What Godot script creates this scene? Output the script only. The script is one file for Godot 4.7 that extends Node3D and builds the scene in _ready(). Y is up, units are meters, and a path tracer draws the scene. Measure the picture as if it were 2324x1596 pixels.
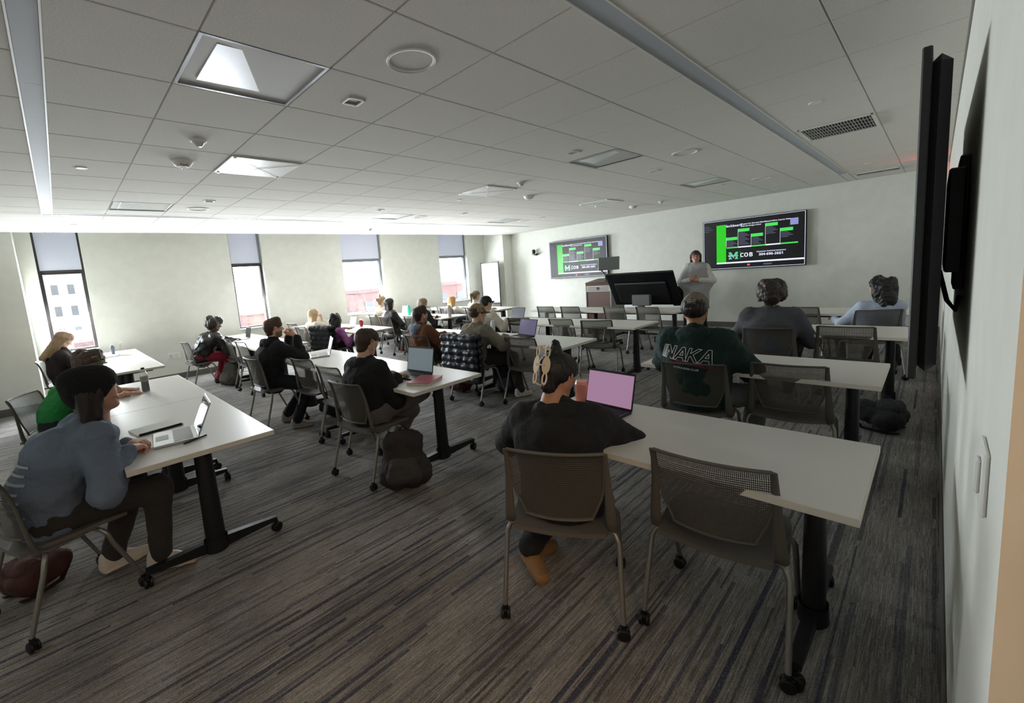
extends Node3D
# A lecture room in daylight: white tables on casters, grey mesh-back chairs, students, a presenter and two wall displays.
# x runs from the window wall (-10.2) to the corridor wall (+0.08), -z runs to the display wall (-10.7), y is up; metres.

const CEIL := 2.743
const TILE := 0.6096
const EYE := Vector3(0.0, 1.609132, 0.0)
const FOCAL := 991.0844          # pixels, for a frame of 2324 x 1596
const CENTRE := Vector2(1075.808, 748.225)
const XR := 0.08                 # corridor wall
const XW := -10.2                # window wall
const ZF := -10.7                # display wall
const ZB := 2.1                  # wall behind the camera
const TH := 0.737                # table height

# ---------------------------------------------------------------- mesh builder
class MB:
	var v := PackedVector3Array()
	var n := PackedVector3Array()
	var uv := PackedVector2Array()
	var col := PackedColorArray()
	var idx := PackedInt32Array()
	var colored := false
	var cur := Color.WHITE
	func tri_i(a: int, b: int, c: int) -> void:   # counter-clockwise seen from outside
		idx.append(a); idx.append(c); idx.append(b)
	func vert(p: Vector3, nn: Vector3, u := Vector2.ZERO) -> int:
		v.append(p); n.append(nn); uv.append(u); col.append(cur)
		return v.size() - 1
	func quad(a: Vector3, b: Vector3, c: Vector3, d: Vector3, u0 := Vector2(0, 1), u1 := Vector2(1, 1), u2 := Vector2(1, 0), u3 := Vector2(0, 0)) -> void:
		var nn := (b - a).cross(c - a)
		if nn.length_squared() < 1e-18:
			nn = (c - a).cross(d - a)
		nn = nn.normalized()
		var i := vert(a, nn, u0); vert(b, nn, u1); vert(c, nn, u2); vert(d, nn, u3)
		tri_i(i, i + 1, i + 2); tri_i(i, i + 2, i + 3)
	func tri(a: Vector3, b: Vector3, c: Vector3) -> void:
		var nn := (b - a).cross(c - a).normalized()
		var i := vert(a, nn); vert(b, nn); vert(c, nn)
		tri_i(i, i + 1, i + 2)
	# box with chamfered edges; t places it
	func box(t: Transform3D, s: Vector3, ch := 0.0) -> MB:
		var h := s * 0.5
		ch = minf(ch, minf(h.x, minf(h.y, h.z)) * 0.98)
		if ch <= 0.0:
			for ax in 3:
				for sg in [-1.0, 1.0]:
					var e := Vector3.ZERO; e[ax] = sg
					var u := Vector3.ZERO; u[(ax + 1) % 3] = 1.0
					var w := Vector3.ZERO; w[(ax + 2) % 3] = sg
					var c := e * h
					quad(t * (c - u * h - w * h), t * (c + u * h - w * h), t * (c + u * h + w * h), t * (c - u * h + w * h))
			return self
		var hi := h - Vector3.ONE * ch
		for ax in 3:
			var b1 := (ax + 1) % 3
			var b2 := (ax + 2) % 3
			for sg in [-1.0, 1.0]:
				var e := Vector3.ZERO; e[ax] = sg * h[ax]
				var u := Vector3.ZERO; u[b1] = hi[b1]
				var w := Vector3.ZERO; w[b2] = hi[b2] * sg
				quad(t * (e - u - w), t * (e + u - w), t * (e + u + w), t * (e - u + w))
			for s1 in [-1.0, 1.0]:
				for s2 in [-1.0, 1.0]:      # edge along ax between faces b1 and b2
					var p1 := Vector3.ZERO; p1[b1] = s1 * h[b1]; p1[b2] = s2 * hi[b2]
					var p2 := Vector3.ZERO; p2[b1] = s1 * hi[b1]; p2[b2] = s2 * h[b2]
					var l := Vector3.ZERO; l[ax] = hi[ax]
					if s1 * s2 > 0: _edge(t, p1, p2, l)
					else: _edge(t, p2, p1, l)
		for sx in [-1.0, 1.0]:
			for sy in [-1.0, 1.0]:
				for sz in [-1.0, 1.0]:
					var a := t * Vector3(sx * h.x, sy * hi.y, sz * hi.z)
					var b := t * Vector3(sx * hi.x, sy * h.y, sz * hi.z)
					var c := t * Vector3(sx * hi.x, sy * hi.y, sz * h.z)
					if sx * sy * sz > 0: tri(a, b, c)
					else: tri(a, c, b)
		return self
	func _edge(t: Transform3D, p1: Vector3, p2: Vector3, l: Vector3) -> void:
		quad(t * (p1 - l), t * (p2 - l), t * (p2 + l), t * (p1 + l))
	func bx(c: Vector3, s: Vector3, ch := 0.0) -> MB:
		return box(Transform3D(Basis.IDENTITY, c), s, ch)
	func span(lo: Vector3, hi: Vector3, ch := 0.0) -> MB:
		return bx((lo + hi) * 0.5, (hi - lo).abs(), ch)
	# tube along points with a radius for each; flat squeezes the second axis
	func tube(pts: Array, radii: Array, sides := 10, caps := true, flat := 1.0, up := Vector3.UP) -> MB:
		var m := pts.size()
		var rings := []
		var side := Vector3.ZERO
		for i in m:
			var d: Vector3 = (pts[mini(i + 1, m - 1)] - pts[maxi(i - 1, 0)]).normalized()
			if side == Vector3.ZERO:
				side = d.cross(up)
				if side.length() < 0.05: side = d.cross(Vector3.RIGHT)
			side = (side - d * side.dot(d)).normalized()
			var o := d.cross(side).normalized()
			var first := v.size()
			var r: float = radii[mini(i, radii.size() - 1)]
			for k in sides + 1:
				var a := TAU * k / sides
				var nn := (side * cos(a) * flat + o * sin(a)).normalized()
				vert(pts[i] + side * cos(a) * r + o * sin(a) * r * flat, nn, Vector2(float(k) / sides, i))
			rings.append(first)
		for i in m - 1:
			for k in sides:
				var a: int = rings[i] + k
				var b: int = rings[i + 1] + k
				tri_i(a, a + 1, b + 1); tri_i(a, b + 1, b)
		if caps:
			for e in [0, m - 1]:
				var d: Vector3 = (pts[0] - pts[1]).normalized() if e == 0 else (pts[m - 1] - pts[m - 2]).normalized()
				var c := vert(pts[e], d)
				var f: int = v.size()
				for k in sides + 1: vert(v[rings[e] + k], d)
				for k in sides:
					if e == 0: tri_i(c, f + k + 1, f + k)
					else: tri_i(c, f + k, f + k + 1)
		return self
	# profile of (radius, height) turned about the y axis of t, listed from the bottom outside up
	func lathe(t: Transform3D, prof: Array, sides := 20, squash := 1.0) -> MB:
		for i in prof.size() - 1:
			var a: Vector2 = prof[i]
			var b: Vector2 = prof[i + 1]
			var nn := Vector2(b.y - a.y, -(b.x - a.x)).normalized()
			var f := v.size()
			for k in sides + 1:
				var an := TAU * k / sides
				var cs := Vector3(cos(an), 0, -sin(an) * squash)
				var no := (t.basis * Vector3(cos(an) * nn.x, nn.y, -sin(an) * nn.x)).normalized()
				vert(t * (cs * a.x + Vector3(0, a.y, 0)), no, Vector2(float(k) / sides, a.y))
				vert(t * (cs * b.x + Vector3(0, b.y, 0)), no, Vector2(float(k) / sides, b.y))
			for k in sides:
				var p := f + k * 2
				tri_i(p, p + 2, p + 3); tri_i(p, p + 3, p + 1)
		return self
	# flat outline (counter-clockwise in x,y of t) pushed along t's z from -d/2 to +d/2
	func prism(t: Transform3D, poly: PackedVector2Array, d: float) -> MB:
		var tr := Geometry2D.triangulate_polygon(poly)
		for s in [-1.0, 1.0]:
			var nn: Vector3 = (t.basis.z * s).normalized()
			var f := v.size()
			for p in poly: vert(t * Vector3(p.x, p.y, s * d * 0.5), nn, p)
			for i in range(0, tr.size(), 3):
				var a := poly[tr[i]]; var b := poly[tr[i + 1]]; var c := poly[tr[i + 2]]
				var ccw := (b - a).cross(c - a) > 0
				if ccw == (s > 0): tri_i(f + tr[i], f + tr[i + 1], f + tr[i + 2])
				else: tri_i(f + tr[i], f + tr[i + 2], f + tr[i + 1])
		for i in poly.size():
			var a := poly[i]; var b := poly[(i + 1) % poly.size()]
			quad(t * Vector3(a.x, a.y, -d * 0.5), t * Vector3(b.x, b.y, -d * 0.5), t * Vector3(b.x, b.y, d * 0.5), t * Vector3(a.x, a.y, d * 0.5))
		return self
	func ball(c: Vector3, r: Vector3, seg := 14) -> MB:
		var f := v.size()
		var rows := seg / 2
		for i in rows + 1:
			var th := PI * i / rows
			for k in seg + 1:
				var a := TAU * k / seg
				var d := Vector3(sin(th) * cos(a), cos(th), -sin(th) * sin(a))
				vert(c + d * r, (d / r).normalized(), Vector2(float(k) / seg, float(i) / rows))
		for i in rows:
			for k in seg:
				var a := f + i * (seg + 1) + k
				var b := a + seg + 1
				tri_i(a, b, b + 1); tri_i(a, b + 1, a + 1)
		return self
	# grid of points pts[row][column], seen from the side where rows run down and columns to the right
	func sheet(rows: Array, thick := 0.0, two := false) -> MB:
		var nr := rows.size(); var nc: int = rows[0].size()
		var norm := []
		for i in nr:
			var line := []
			for j in nc:
				var du: Vector3 = rows[i][mini(j + 1, nc - 1)] - rows[i][maxi(j - 1, 0)]
				var dv: Vector3 = rows[mini(i + 1, nr - 1)][j] - rows[maxi(i - 1, 0)][j]
				line.append(dv.cross(du).normalized())
			norm.append(line)
		var f := v.size()
		for i in nr:
			for j in nc:
				vert(rows[i][j], norm[i][j], Vector2(float(j) / (nc - 1), float(i) / (nr - 1)))
		for i in nr - 1:
			for j in nc - 1:
				var a := f + i * nc + j
				tri_i(a, a + nc, a + nc + 1); tri_i(a, a + nc + 1, a + 1)
		if thick > 0.0 or two:
			var g := v.size()
			for i in nr:
				for j in nc:
					vert(rows[i][j] - norm[i][j] * thick, -norm[i][j], Vector2(float(j) / (nc - 1), float(i) / (nr - 1)))
			for i in nr - 1:
				for j in nc - 1:
					var a := g + i * nc + j
					tri_i(a, a + nc + 1, a + nc); tri_i(a, a + 1, a + nc + 1)
			var rim := []
			for j in nc: rim.append(j)
			for i in range(1, nr): rim.append(i * nc + nc - 1)
			for j in range(nc - 2, -1, -1): rim.append((nr - 1) * nc + j)
			for i in range(nr - 2, 0, -1): rim.append(i * nc)
			for k in rim.size():
				var a: int = rim[k]; var b: int = rim[(k + 1) % rim.size()]
				quad(v[f + a], v[f + b], v[g + b], v[g + a])
		return self
	func add(o: MB, t := Transform3D.IDENTITY) -> MB:
		var f := v.size()
		for i in o.v.size():
			v.append(t * o.v[i]); n.append((t.basis * o.n[i]).normalized()); uv.append(o.uv[i]); col.append(o.col[i])
		var flip := t.basis.determinant() < 0
		for i in range(0, o.idx.size(), 3):
			idx.append(f + o.idx[i])
			idx.append(f + o.idx[i + (2 if flip else 1)])
			idx.append(f + o.idx[i + (1 if flip else 2)])
		return self
	func mesh() -> ArrayMesh:
		var a := []
		a.resize(Mesh.ARRAY_MAX)
		a[Mesh.ARRAY_VERTEX] = v; a[Mesh.ARRAY_NORMAL] = n; a[Mesh.ARRAY_TEX_UV] = uv; a[Mesh.ARRAY_INDEX] = idx
		if colored: a[Mesh.ARRAY_COLOR] = col
		var m := ArrayMesh.new()
		m.add_surface_from_arrays(Mesh.PRIMITIVE_TRIANGLES, a)
		return m

# ---------------------------------------------------------------- nodes and names
var used := {}
func numbered(called: String) -> String:
	if not used.has(called):
		used[called] = 0
		return called
	used[called] += 1
	return "%s_%03d" % [called, used[called]]
func thing(called: String, label: String, category: String, at := Vector3.ZERO, turn := 0.0, group := "") -> Node3D:
	var o := Node3D.new()
	o.name = numbered(called)
	add_child(o)
	o.position = at
	o.rotation.y = turn
	return tag(o, label, category, group)
func tag(o: Node3D, label: String, category: String, group := "") -> Node3D:
	o.set_meta("label", label)
	o.set_meta("category", category)
	if group != "": o.set_meta("group", group)
	return o
func obj(called: String, m, mat: Material, parent: Node = null, label := "") -> MeshInstance3D:
	var o := MeshInstance3D.new()
	o.mesh = m.mesh() if m is MB else m
	o.material_override = mat
	if parent == null or parent == self:
		o.name = numbered(called)
		add_child(o)
	else:
		o.name = called
		parent.add_child(o, true)
	if label != "": o.set_meta("label", label)
	return o
func structure(called: String, m, mat: Material, label := "") -> MeshInstance3D:
	var o := obj(called, m, mat)
	o.set_meta("kind", "structure")
	if label != "":
		o.set_meta("label", label)
		o.set_meta("category", called.split("_")[0])
	return o
func copy(root: Node3D, at: Vector3, turn: float, label: String, group := "") -> Node3D:
	var r: Node3D = root.duplicate()
	r.name = numbered(String(root.name))
	add_child(r)
	r.position = at
	r.rotation.y = turn
	r.set_meta("label", label)
	if group != "": r.set_meta("group", group)
	return r
func T(p: Vector3, rx := 0.0, ry := 0.0, rz := 0.0) -> Transform3D:
	return Transform3D(Basis.from_euler(Vector3(rx, ry, rz)), p)

# a pixel of the photograph gives a direction; the plane it lies on gives the place
func ray(px: float, py: float) -> Vector3:
	var c := Vector3((px - CENTRE.x) / FOCAL, (py - CENTRE.y) / FOCAL, 1.0)
	return CAM_RIGHT * c.x + CAM_DOWN * c.y + CAM_FWD * c.z
func on_y(px: float, py: float, y: float) -> Vector3:
	var d := ray(px, py)
	return EYE + d * ((y - EYE.y) / d.y)
func on_x(px: float, py: float, x: float) -> Vector3:
	var d := ray(px, py)
	return EYE + d * ((x - EYE.x) / d.x)
const CAM_RIGHT := Vector3(0.6889969, -0.0766090, -0.7207040)
const CAM_DOWN := Vector3(0.0394563, -0.9889584, 0.1428442)
const CAM_FWD := Vector3(-0.7236895, -0.1268555, -0.6783666)

# ---------------------------------------------------------------- materials
var mats := {}
func mat(c: Color, rough := 0.6, metal := 0.0, extra := {}) -> StandardMaterial3D:
	var key := str(c) + "/%.3f/%.2f/" % [rough, metal] + str(extra)
	if mats.has(key): return mats[key]
	var m := StandardMaterial3D.new()
	m.albedo_color = c
	m.roughness = rough
	m.metallic = metal
	for k in extra: m.set(k, extra[k])
	mats[key] = m
	return m
func rgb(r: int, g: int, b: int) -> Color:
	return Color(r / 255.0, g / 255.0, b / 255.0)
func noise_tex(size: int, freq: float, lo: Color, hi: Color, seed_ := 1, octaves := 3, normal := false, strength := 4.0, type := FastNoiseLite.TYPE_SIMPLEX_SMOOTH) -> ImageTexture:
	var f := FastNoiseLite.new()
	f.seed = seed_
	f.frequency = freq
	f.noise_type = type
	f.fractal_octaves = octaves
	var im := f.get_seamless_image(size, size)
	im.convert(Image.FORMAT_RGB8)
	if normal:
		im.bump_map_to_normal_map(strength)
		return ImageTexture.create_from_image(im)
	var d := im.get_data()
	for i in range(0, d.size(), 3):
		var t := d[i] / 255.0
		d[i] = int(lerpf(lo.r, hi.r, t) * 255); d[i + 1] = int(lerpf(lo.g, hi.g, t) * 255); d[i + 2] = int(lerpf(lo.b, hi.b, t) * 255)
	return ImageTexture.create_from_image(Image.create_from_data(size, size, false, Image.FORMAT_RGB8, d))
var cloth_relief: ImageTexture
func cloth(c: Color, rough := 0.9, scale := 9.0, rim := 0.25) -> StandardMaterial3D:
	return mat(c, rough, 0.0, {"heightmap_enabled": true, "heightmap_texture": cloth_relief, "heightmap_scale": 0.5, "uv1_triplanar": true, "uv1_scale": Vector3.ONE * scale})

# ---------------------------------------------------------------- camera, light
func view_and_light() -> void:
	var cam := Camera3D.new()
	cam.name = "camera"
	cam.projection = Camera3D.PROJECTION_FRUSTUM
	cam.near = 0.05
	cam.far = 600.0
	cam.size = cam.near * 1596.0 / FOCAL
	cam.frustum_offset = Vector2(cam.near * (1162.0 - CENTRE.x) / FOCAL, -cam.near * (798.0 - CENTRE.y) / FOCAL)
	add_child(cam)
	cam.transform = Transform3D(Basis(CAM_RIGHT, -CAM_DOWN, -CAM_FWD).orthonormalized(), EYE)
	cam.current = true
	var sky := ProceduralSkyMaterial.new()          # bright overcast
	sky.sky_top_color = Color(0.86, 0.92, 1.0)
	sky.sky_horizon_color = Color(0.97, 0.985, 1.0)
	sky.sky_curve = 0.3
	sky.ground_bottom_color = Color(0.42, 0.42, 0.41)
	sky.ground_horizon_color = Color(0.6, 0.6, 0.6)
	var e := Environment.new()
	e.background_mode = Environment.BG_SKY
	e.sky = Sky.new()
	e.sky.sky_material = sky
	e.background_energy_multiplier = SKY_ENERGY
	e.tonemap_mode = Environment.TONE_MAPPER_LINEAR
	e.tonemap_exposure = EXPOSURE
	e.sdfgi_enabled = true
	e.ssao_enabled = true
	e.ssil_enabled = true
	var w := WorldEnvironment.new()
	w.name = "daylight"
	w.environment = e
	add_child(w)
const SKY_ENERGY := 10.0
const WINDOW_FILL_ENERGY := 21.0  # strength of the lights added in the window openings
const EXPOSURE := 1.28

# ---------------------------------------------------------------- carpet
func carpet_texture() -> ImageTexture:
	var n := 1024                                     # 2.4 m square
	var rng := RandomNumberGenerator.new()
	rng.seed = 7
	var base := PackedFloat32Array(); base.resize(n * n)
	var blue := PackedFloat32Array(); blue.resize(n * n)
	var f := FastNoiseLite.new()
	f.seed = 4; f.frequency = 0.012; f.fractal_octaves = 3
	var patch := f.get_seamless_image(256, 256).get_data()
	for x in n:                                       # tone of each yarn line, in runs along the stripe
		var y := 0
		while y < n:
			var run := rng.randi_range(6, 60)
			var t := rng.randfn(0.0, 0.13)
			for k in run:
				if y + k < n: base[(y + k) * n + x] = t
			y += run
	for k in 120:                                     # dark and navy dashes
		var wd := rng.randi_range(2, 9)
		var x0 := rng.randi_range(0, n - 1)
		var len_ := rng.randi_range(120, 620)
		var y0 := rng.randi_range(0, n - 1)
		var navy := rng.randf() < 0.6
		var depth := rng.randf_range(0.35, 1.0)
		for yy in len_:
			for xx in wd:
				var i := ((y0 + yy) % n) * n + (x0 + xx) % n
				if rng.randf() < 0.88:
					blue[i] = maxf(blue[i], depth) if navy else minf(blue[i], -depth)
	var d := PackedByteArray(); d.resize(n * n * 3)
	for i in n * n:
		var x := i % n
		var y := i / n
		var p := patch[(y / 4) * 256 + x / 4] / 255.0 - 0.5
		var g := 0.5 + base[i] * 0.5 + p * 0.16 + (rng.randf() - 0.5) * 0.17
		var r := g * 1.03; var gg := g * 1.0; var b := g * 0.97
		var q := blue[i]
		if q > 0.0:
			r = lerpf(r, 0.13, q * 0.8); gg = lerpf(gg, 0.145, q * 0.8); b = lerpf(b, 0.235, q * 0.8)
		elif q < 0.0:
			r = lerpf(r, 0.20, -q * 0.75); gg = lerpf(gg, 0.20, -q * 0.75); b = lerpf(b, 0.205, -q * 0.75)
		d[i * 3] = int(clampf(r, 0.03, 0.9) * 255); d[i * 3 + 1] = int(clampf(gg, 0.03, 0.9) * 255); d[i * 3 + 2] = int(clampf(b, 0.03, 0.9) * 255)
	return ImageTexture.create_from_image(Image.create_from_data(n, n, false, Image.FORMAT_RGB8, d))

var M := {}
func make_materials() -> void:
	cloth_relief = noise_tex(256, 0.035, Color.BLACK, Color.WHITE, 5, 4)
	var fine := noise_tex(256, 0.12, Color.BLACK, Color.WHITE, 9, 3)
	var wall_tone := noise_tex(256, 0.02, Color(0.97, 0.97, 0.97), Color(1, 1, 1), 21, 4)
	var paint := {"albedo_texture": wall_tone, "uv1_triplanar": true, "uv1_world_triplanar": true, "uv1_scale": Vector3.ONE * 0.8, "heightmap_enabled": true, "heightmap_texture": fine, "heightmap_scale": 0.03}
	M.wall = mat(rgb(228, 229, 220), 0.72, 0.0, paint)
	M.wall_back = M.wall
	M.tan = mat(rgb(206, 190, 176), 0.7, 0.0, paint)
	M.carpet = mat(Color.WHITE, 0.97, 0.0, {"albedo_texture": carpet_texture(), "uv1_triplanar": true, "uv1_world_triplanar": true, "uv1_scale": Vector3.ONE / 2.4, "uv1_offset": Vector3(0.2, 0, 0.35), "heightmap_enabled": true, "heightmap_texture": fine, "heightmap_scale": 0.4})
	M.base = mat(rgb(92, 90, 86), 0.6)
	var tile_grain := noise_tex(512, 0.09, Color(0.93, 0.93, 0.925), Color(1, 1, 1), 31, 4)
	M.tile = mat(rgb(234, 230, 223), 0.95, 0.0, {"albedo_texture": tile_grain, "uv1_triplanar": true, "uv1_world_triplanar": true, "uv1_scale": Vector3.ONE * 1.64, "heightmap_enabled": true, "heightmap_texture": fine, "heightmap_scale": 0.05})
	M.tee = mat(rgb(200, 198, 192), 0.6)
	M.white_paint = mat(rgb(232, 231, 226), 0.5)
	M.lens = mat(rgb(186, 190, 196), 0.65)
	M.alu = mat(rgb(205, 207, 210), 0.28, 0.85)
	M.chrome = mat(rgb(225, 226, 228), 0.12, 1.0)
	M.frame_dark = mat(rgb(48, 42, 42), 0.45)
	M.frame_grey = mat(rgb(120, 124, 128), 0.5)
	M.glass = mat(Color(0.9, 0.96, 0.96, 0.06), 0.02, 0.0, {"transparency": BaseMaterial3D.TRANSPARENCY_ALPHA})
	M.shade = mat(Color(0.86, 0.87, 0.92), 0.9, 0.0, {"backlight_enabled": true, "backlight": Color(0.4, 0.41, 0.45)})
	M.black = mat(rgb(18, 18, 20), 0.45)
	M.black_soft = mat(rgb(24, 24, 26), 0.75)
	M.gloss_black = mat(rgb(14, 15, 18), 0.18)
	M.laminate = mat(rgb(222, 219, 213), 0.36)
	M.edge = mat(rgb(226, 219, 206), 0.5)
	M.powder = mat(rgb(20, 22, 25), 0.42)
	M.rubber = mat(rgb(14, 14, 15), 0.5)
	M.steel = mat(rgb(150, 147, 141), 0.36, 0.75)
	M.shell = mat(rgb(92, 87, 79), 0.55)
	M.seat = mat(rgb(98, 93, 86), 0.58)

# ---------------------------------------------------------------- shell of the room
func shell() -> void:
	var fl := MB.new().span(Vector3(XW - 0.3, -0.2, ZF - 0.3), Vector3(XR + 2.4, 0.0, ZB + 0.3))
	structure("floor", fl, M.carpet, "grey carpet with broken navy and charcoal stripes running towards the displays")
	# display wall
	structure("wall_front", MB.new().span(Vector3(XW - 0.3, 0, ZF - 0.2), Vector3(XR + 0.2, 3.3, ZF)), M.wall, "white wall carrying the two lit displays")
	structure("wall_back", MB.new().span(Vector3(XW - 0.3, 0, ZB), Vector3(XR + 2.4, 3.3, ZB + 0.2)), M.wall_back, "plain wall behind the last row of tables")
	# corridor wall with its doorway
	var r := MB.new()
	r.span(Vector3(XR, 0, ZF), Vector3(XR + 0.16, 3.3, -0.93))
	r.span(Vector3(XR, 2.2, -0.93), Vector3(XR + 0.16, 3.3, 0.62))
	r.span(Vector3(XR, 0, 0.62), Vector3(XR + 0.16, 3.3, ZB))
	structure("wall_right", r, M.wall, "white wall with the side-mounted television and a light switch")
	# corridor outside the doorway
	var c := MB.new()
	c.span(Vector3(XR + 2.1, 0, -2.6), Vector3(XR + 2.3, 2.75, ZB))
	c.span(Vector3(XR + 0.16, 0, -2.8), Vector3(XR + 2.3, 2.75, -2.6))
	c.span(Vector3(XR + 0.16, 2.6, -2.8), Vector3(XR + 2.3, 2.75, ZB))
	structure("wall_corridor", c, M.tan, "beige corridor walls beyond the doorway")
	# window wall: piers between four tall windows, sill wall below
	var ww := MB.new()
	var wins := [[0.17, -0.42], [-2.74, -3.38], [-5.25, -6.42], [-8.37, -9.5]]
	var z0 := ZB
	for w in wins:
		ww.span(Vector3(XW - 0.28, 0, w[0]), Vector3(XW, 3.3, z0))
		ww.span(Vector3(XW - 0.28, 0, w[1]), Vector3(XW, 0.80, w[0]))
		ww.span(Vector3(XW - 0.28, 3.12, w[1]), Vector3(XW, 3.3, w[0]))
		z0 = w[1]
	ww.span(Vector3(XW - 0.28, 0, ZF), Vector3(XW, 3.3, z0))
	structure("wall_left", ww, M.wall, "pale green-white window wall with four tall openings")
	structure("wall_pier", MB.new().span(Vector3(XW, 0, 0.36), Vector3(-9.63, 3.2, ZB), 0.006), M.wall, "projecting white wall pier beside the narrow window")
	structure("wall_column", MB.new().span(Vector3(XW, 0, ZF), Vector3(-9.36, 3.2, -10.28), 0.006), M.wall, "boxed white column in the corner by the easel")
	# baseboards
	structure("baseboard_front", MB.new().span(Vector3(-9.36, 0, ZF), Vector3(XR, 0.115, ZF + 0.012), 0.004), M.base)
	structure("baseboard_left", MB.new().span(Vector3(XW, 0, -10.28), Vector3(XW + 0.012, 0.115, 0.36), 0.004).span(Vector3(-9.63, 0, 0.36), Vector3(-9.618, 0.115, ZB), 0.004).span(Vector3(XW, 0, -10.28), Vector3(-9.36, 0.115, -10.268), 0.004).span(Vector3(-9.36, 0, ZF), Vector3(-9.348, 0.115, -10.268), 0.004), M.base)
	structure("baseboard_right", MB.new().span(Vector3(XR - 0.012, 0, ZF), Vector3(XR, 0.115, -0.93), 0.004), M.base)
	# door frame of the corridor doorway
	var df := MB.new()
	df.span(Vector3(XR + 0.1, 0, -0.93), Vector3(XR + 0.21, 2.2, -0.885), 0.004)
	df.span(Vector3(XR + 0.1, 0, 0.575), Vector3(XR + 0.21, 2.2, 0.62), 0.004)
	df.span(Vector3(XR + 0.1, 2.155, -0.93), Vector3(XR + 0.21, 2.2, 0.62), 0.004)
	structure("trim_1", df, mat(rgb(222, 200, 178), 0.5), "cream door frame of the corridor doorway")
	for k in 4: window(k, wins[k][0], wins[k][1])
	# corridor lamp: a flat panel in the corridor ceiling
	var lamp := thing("corridor_lamp", "flat warm ceiling panel lamp in the corridor outside the doorway", "lamp", Vector3(XR + 1.1, 2.6, 0.1))
	obj("frame", MB.new().bx(Vector3(0, -0.012, 0), Vector3(0.62, 0.024, 1.22), 0.004), M.white_paint, lamp)
	obj("lamp_panel", MB.new().bx(Vector3(0, -0.027, 0), Vector3(0.57, 0.006, 1.17)), mat(Color(1, 0.9, 0.78), 0.5, 0.0, {"emission_enabled": true, "emission": Color(1.0, 0.82, 0.62), "emission_energy_multiplier": 2.0}), lamp)
	var al := AreaLight3D.new()
	al.name = "corridor_glow"
	al.area_size = Vector2(0.57, 1.17)
	al.light_color = Color(1.0, 0.82, 0.64)
	al.light_energy = CORRIDOR
	al.shadow_enabled = true
	lamp.add_child(al)
	al.position = Vector3(0, -0.035, 0)
	al.rotation.x = -PI / 2
const CORRIDOR := 2.2

func window(k: int, za: float, zb: float) -> void:
	var w := Node3D.new()
	w.name = "window_%d" % (k + 1)
	add_child(w)
	w.set_meta("kind", "structure")
	w.set_meta("label", ["narrow window showing a pale tower block, next to the pier", "narrow window showing an orange brick gable", "wide window with a red brick factory outside", "wide window beside the whiteboard easel"][k])
	w.set_meta("category", "window")
	var x := XW - 0.16
	var fm: Material = M.frame_dark if k < 2 else M.frame_grey
	var s := MB.new()
	var t := 0.05
	for p in [[za, za - t], [zb + t, zb]]: s.span(Vector3(x - 0.05, 0.8, p[1]), Vector3(x + 0.05, 3.12, p[0]), 0.004)
	for y in [0.8, 2.14, 3.07]: s.span(Vector3(x - 0.05, y, zb + t), Vector3(x + 0.05, y + t, za - t), 0.004)
	obj("window_frame", s, fm, w)
	for y in [[0.85, 2.14], [2.19, 3.07]]:
		obj("pane", MB.new().span(Vector3(x - 0.004, y[0], zb + t), Vector3(x + 0.004, y[1], za - t)), M.glass, w)
	obj("window_sill", MB.new().span(Vector3(XW - 0.11, 0.79, zb), Vector3(XW + 0.03, 0.815, za), 0.005), mat(rgb(222, 222, 216), 0.35), w)
	# roller shade let down over the upper pane
	var sh := MB.new().span(Vector3(x + 0.065, 2.2, zb + 0.03), Vector3(x + 0.068, 3.1, za - 0.03))
	obj("roller_shade", sh, M.shade, w, "grey screen fabric shade")
	obj("hem_bar", MB.new().span(Vector3(x + 0.055, 2.18, zb + 0.03), Vector3(x + 0.078, 2.205, za - 0.03), 0.004), fm, w)
	# area light added in the opening, lifting the room above what the sky gives
	var window_fill := AreaLight3D.new()
	window_fill.name = "daylight"
	window_fill.area_size = Vector2(za - zb - 0.1, 1.28)
	window_fill.light_color = Color(0.95, 0.98, 1.0)
	window_fill.light_energy = WINDOW_FILL_ENERGY * (za - zb - 0.1) * [1.15, 1.15, 0.9, 0.45][k]
	window_fill.shadow_enabled = true
	window_fill.light_size = 1.0
	w.add_child(window_fill)
	window_fill.position = Vector3(XW - 0.1, 1.5, (za + zb) * 0.5)
	window_fill.rotation = Vector3(-0.3, -PI / 2, 0)
	if k > 0:
		obj("shade_channel", MB.new().span(Vector3(x + 0.055, 2.2, zb), Vector3(x + 0.085, 3.1, zb + 0.05), 0.003), M.frame_grey, w)

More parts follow.
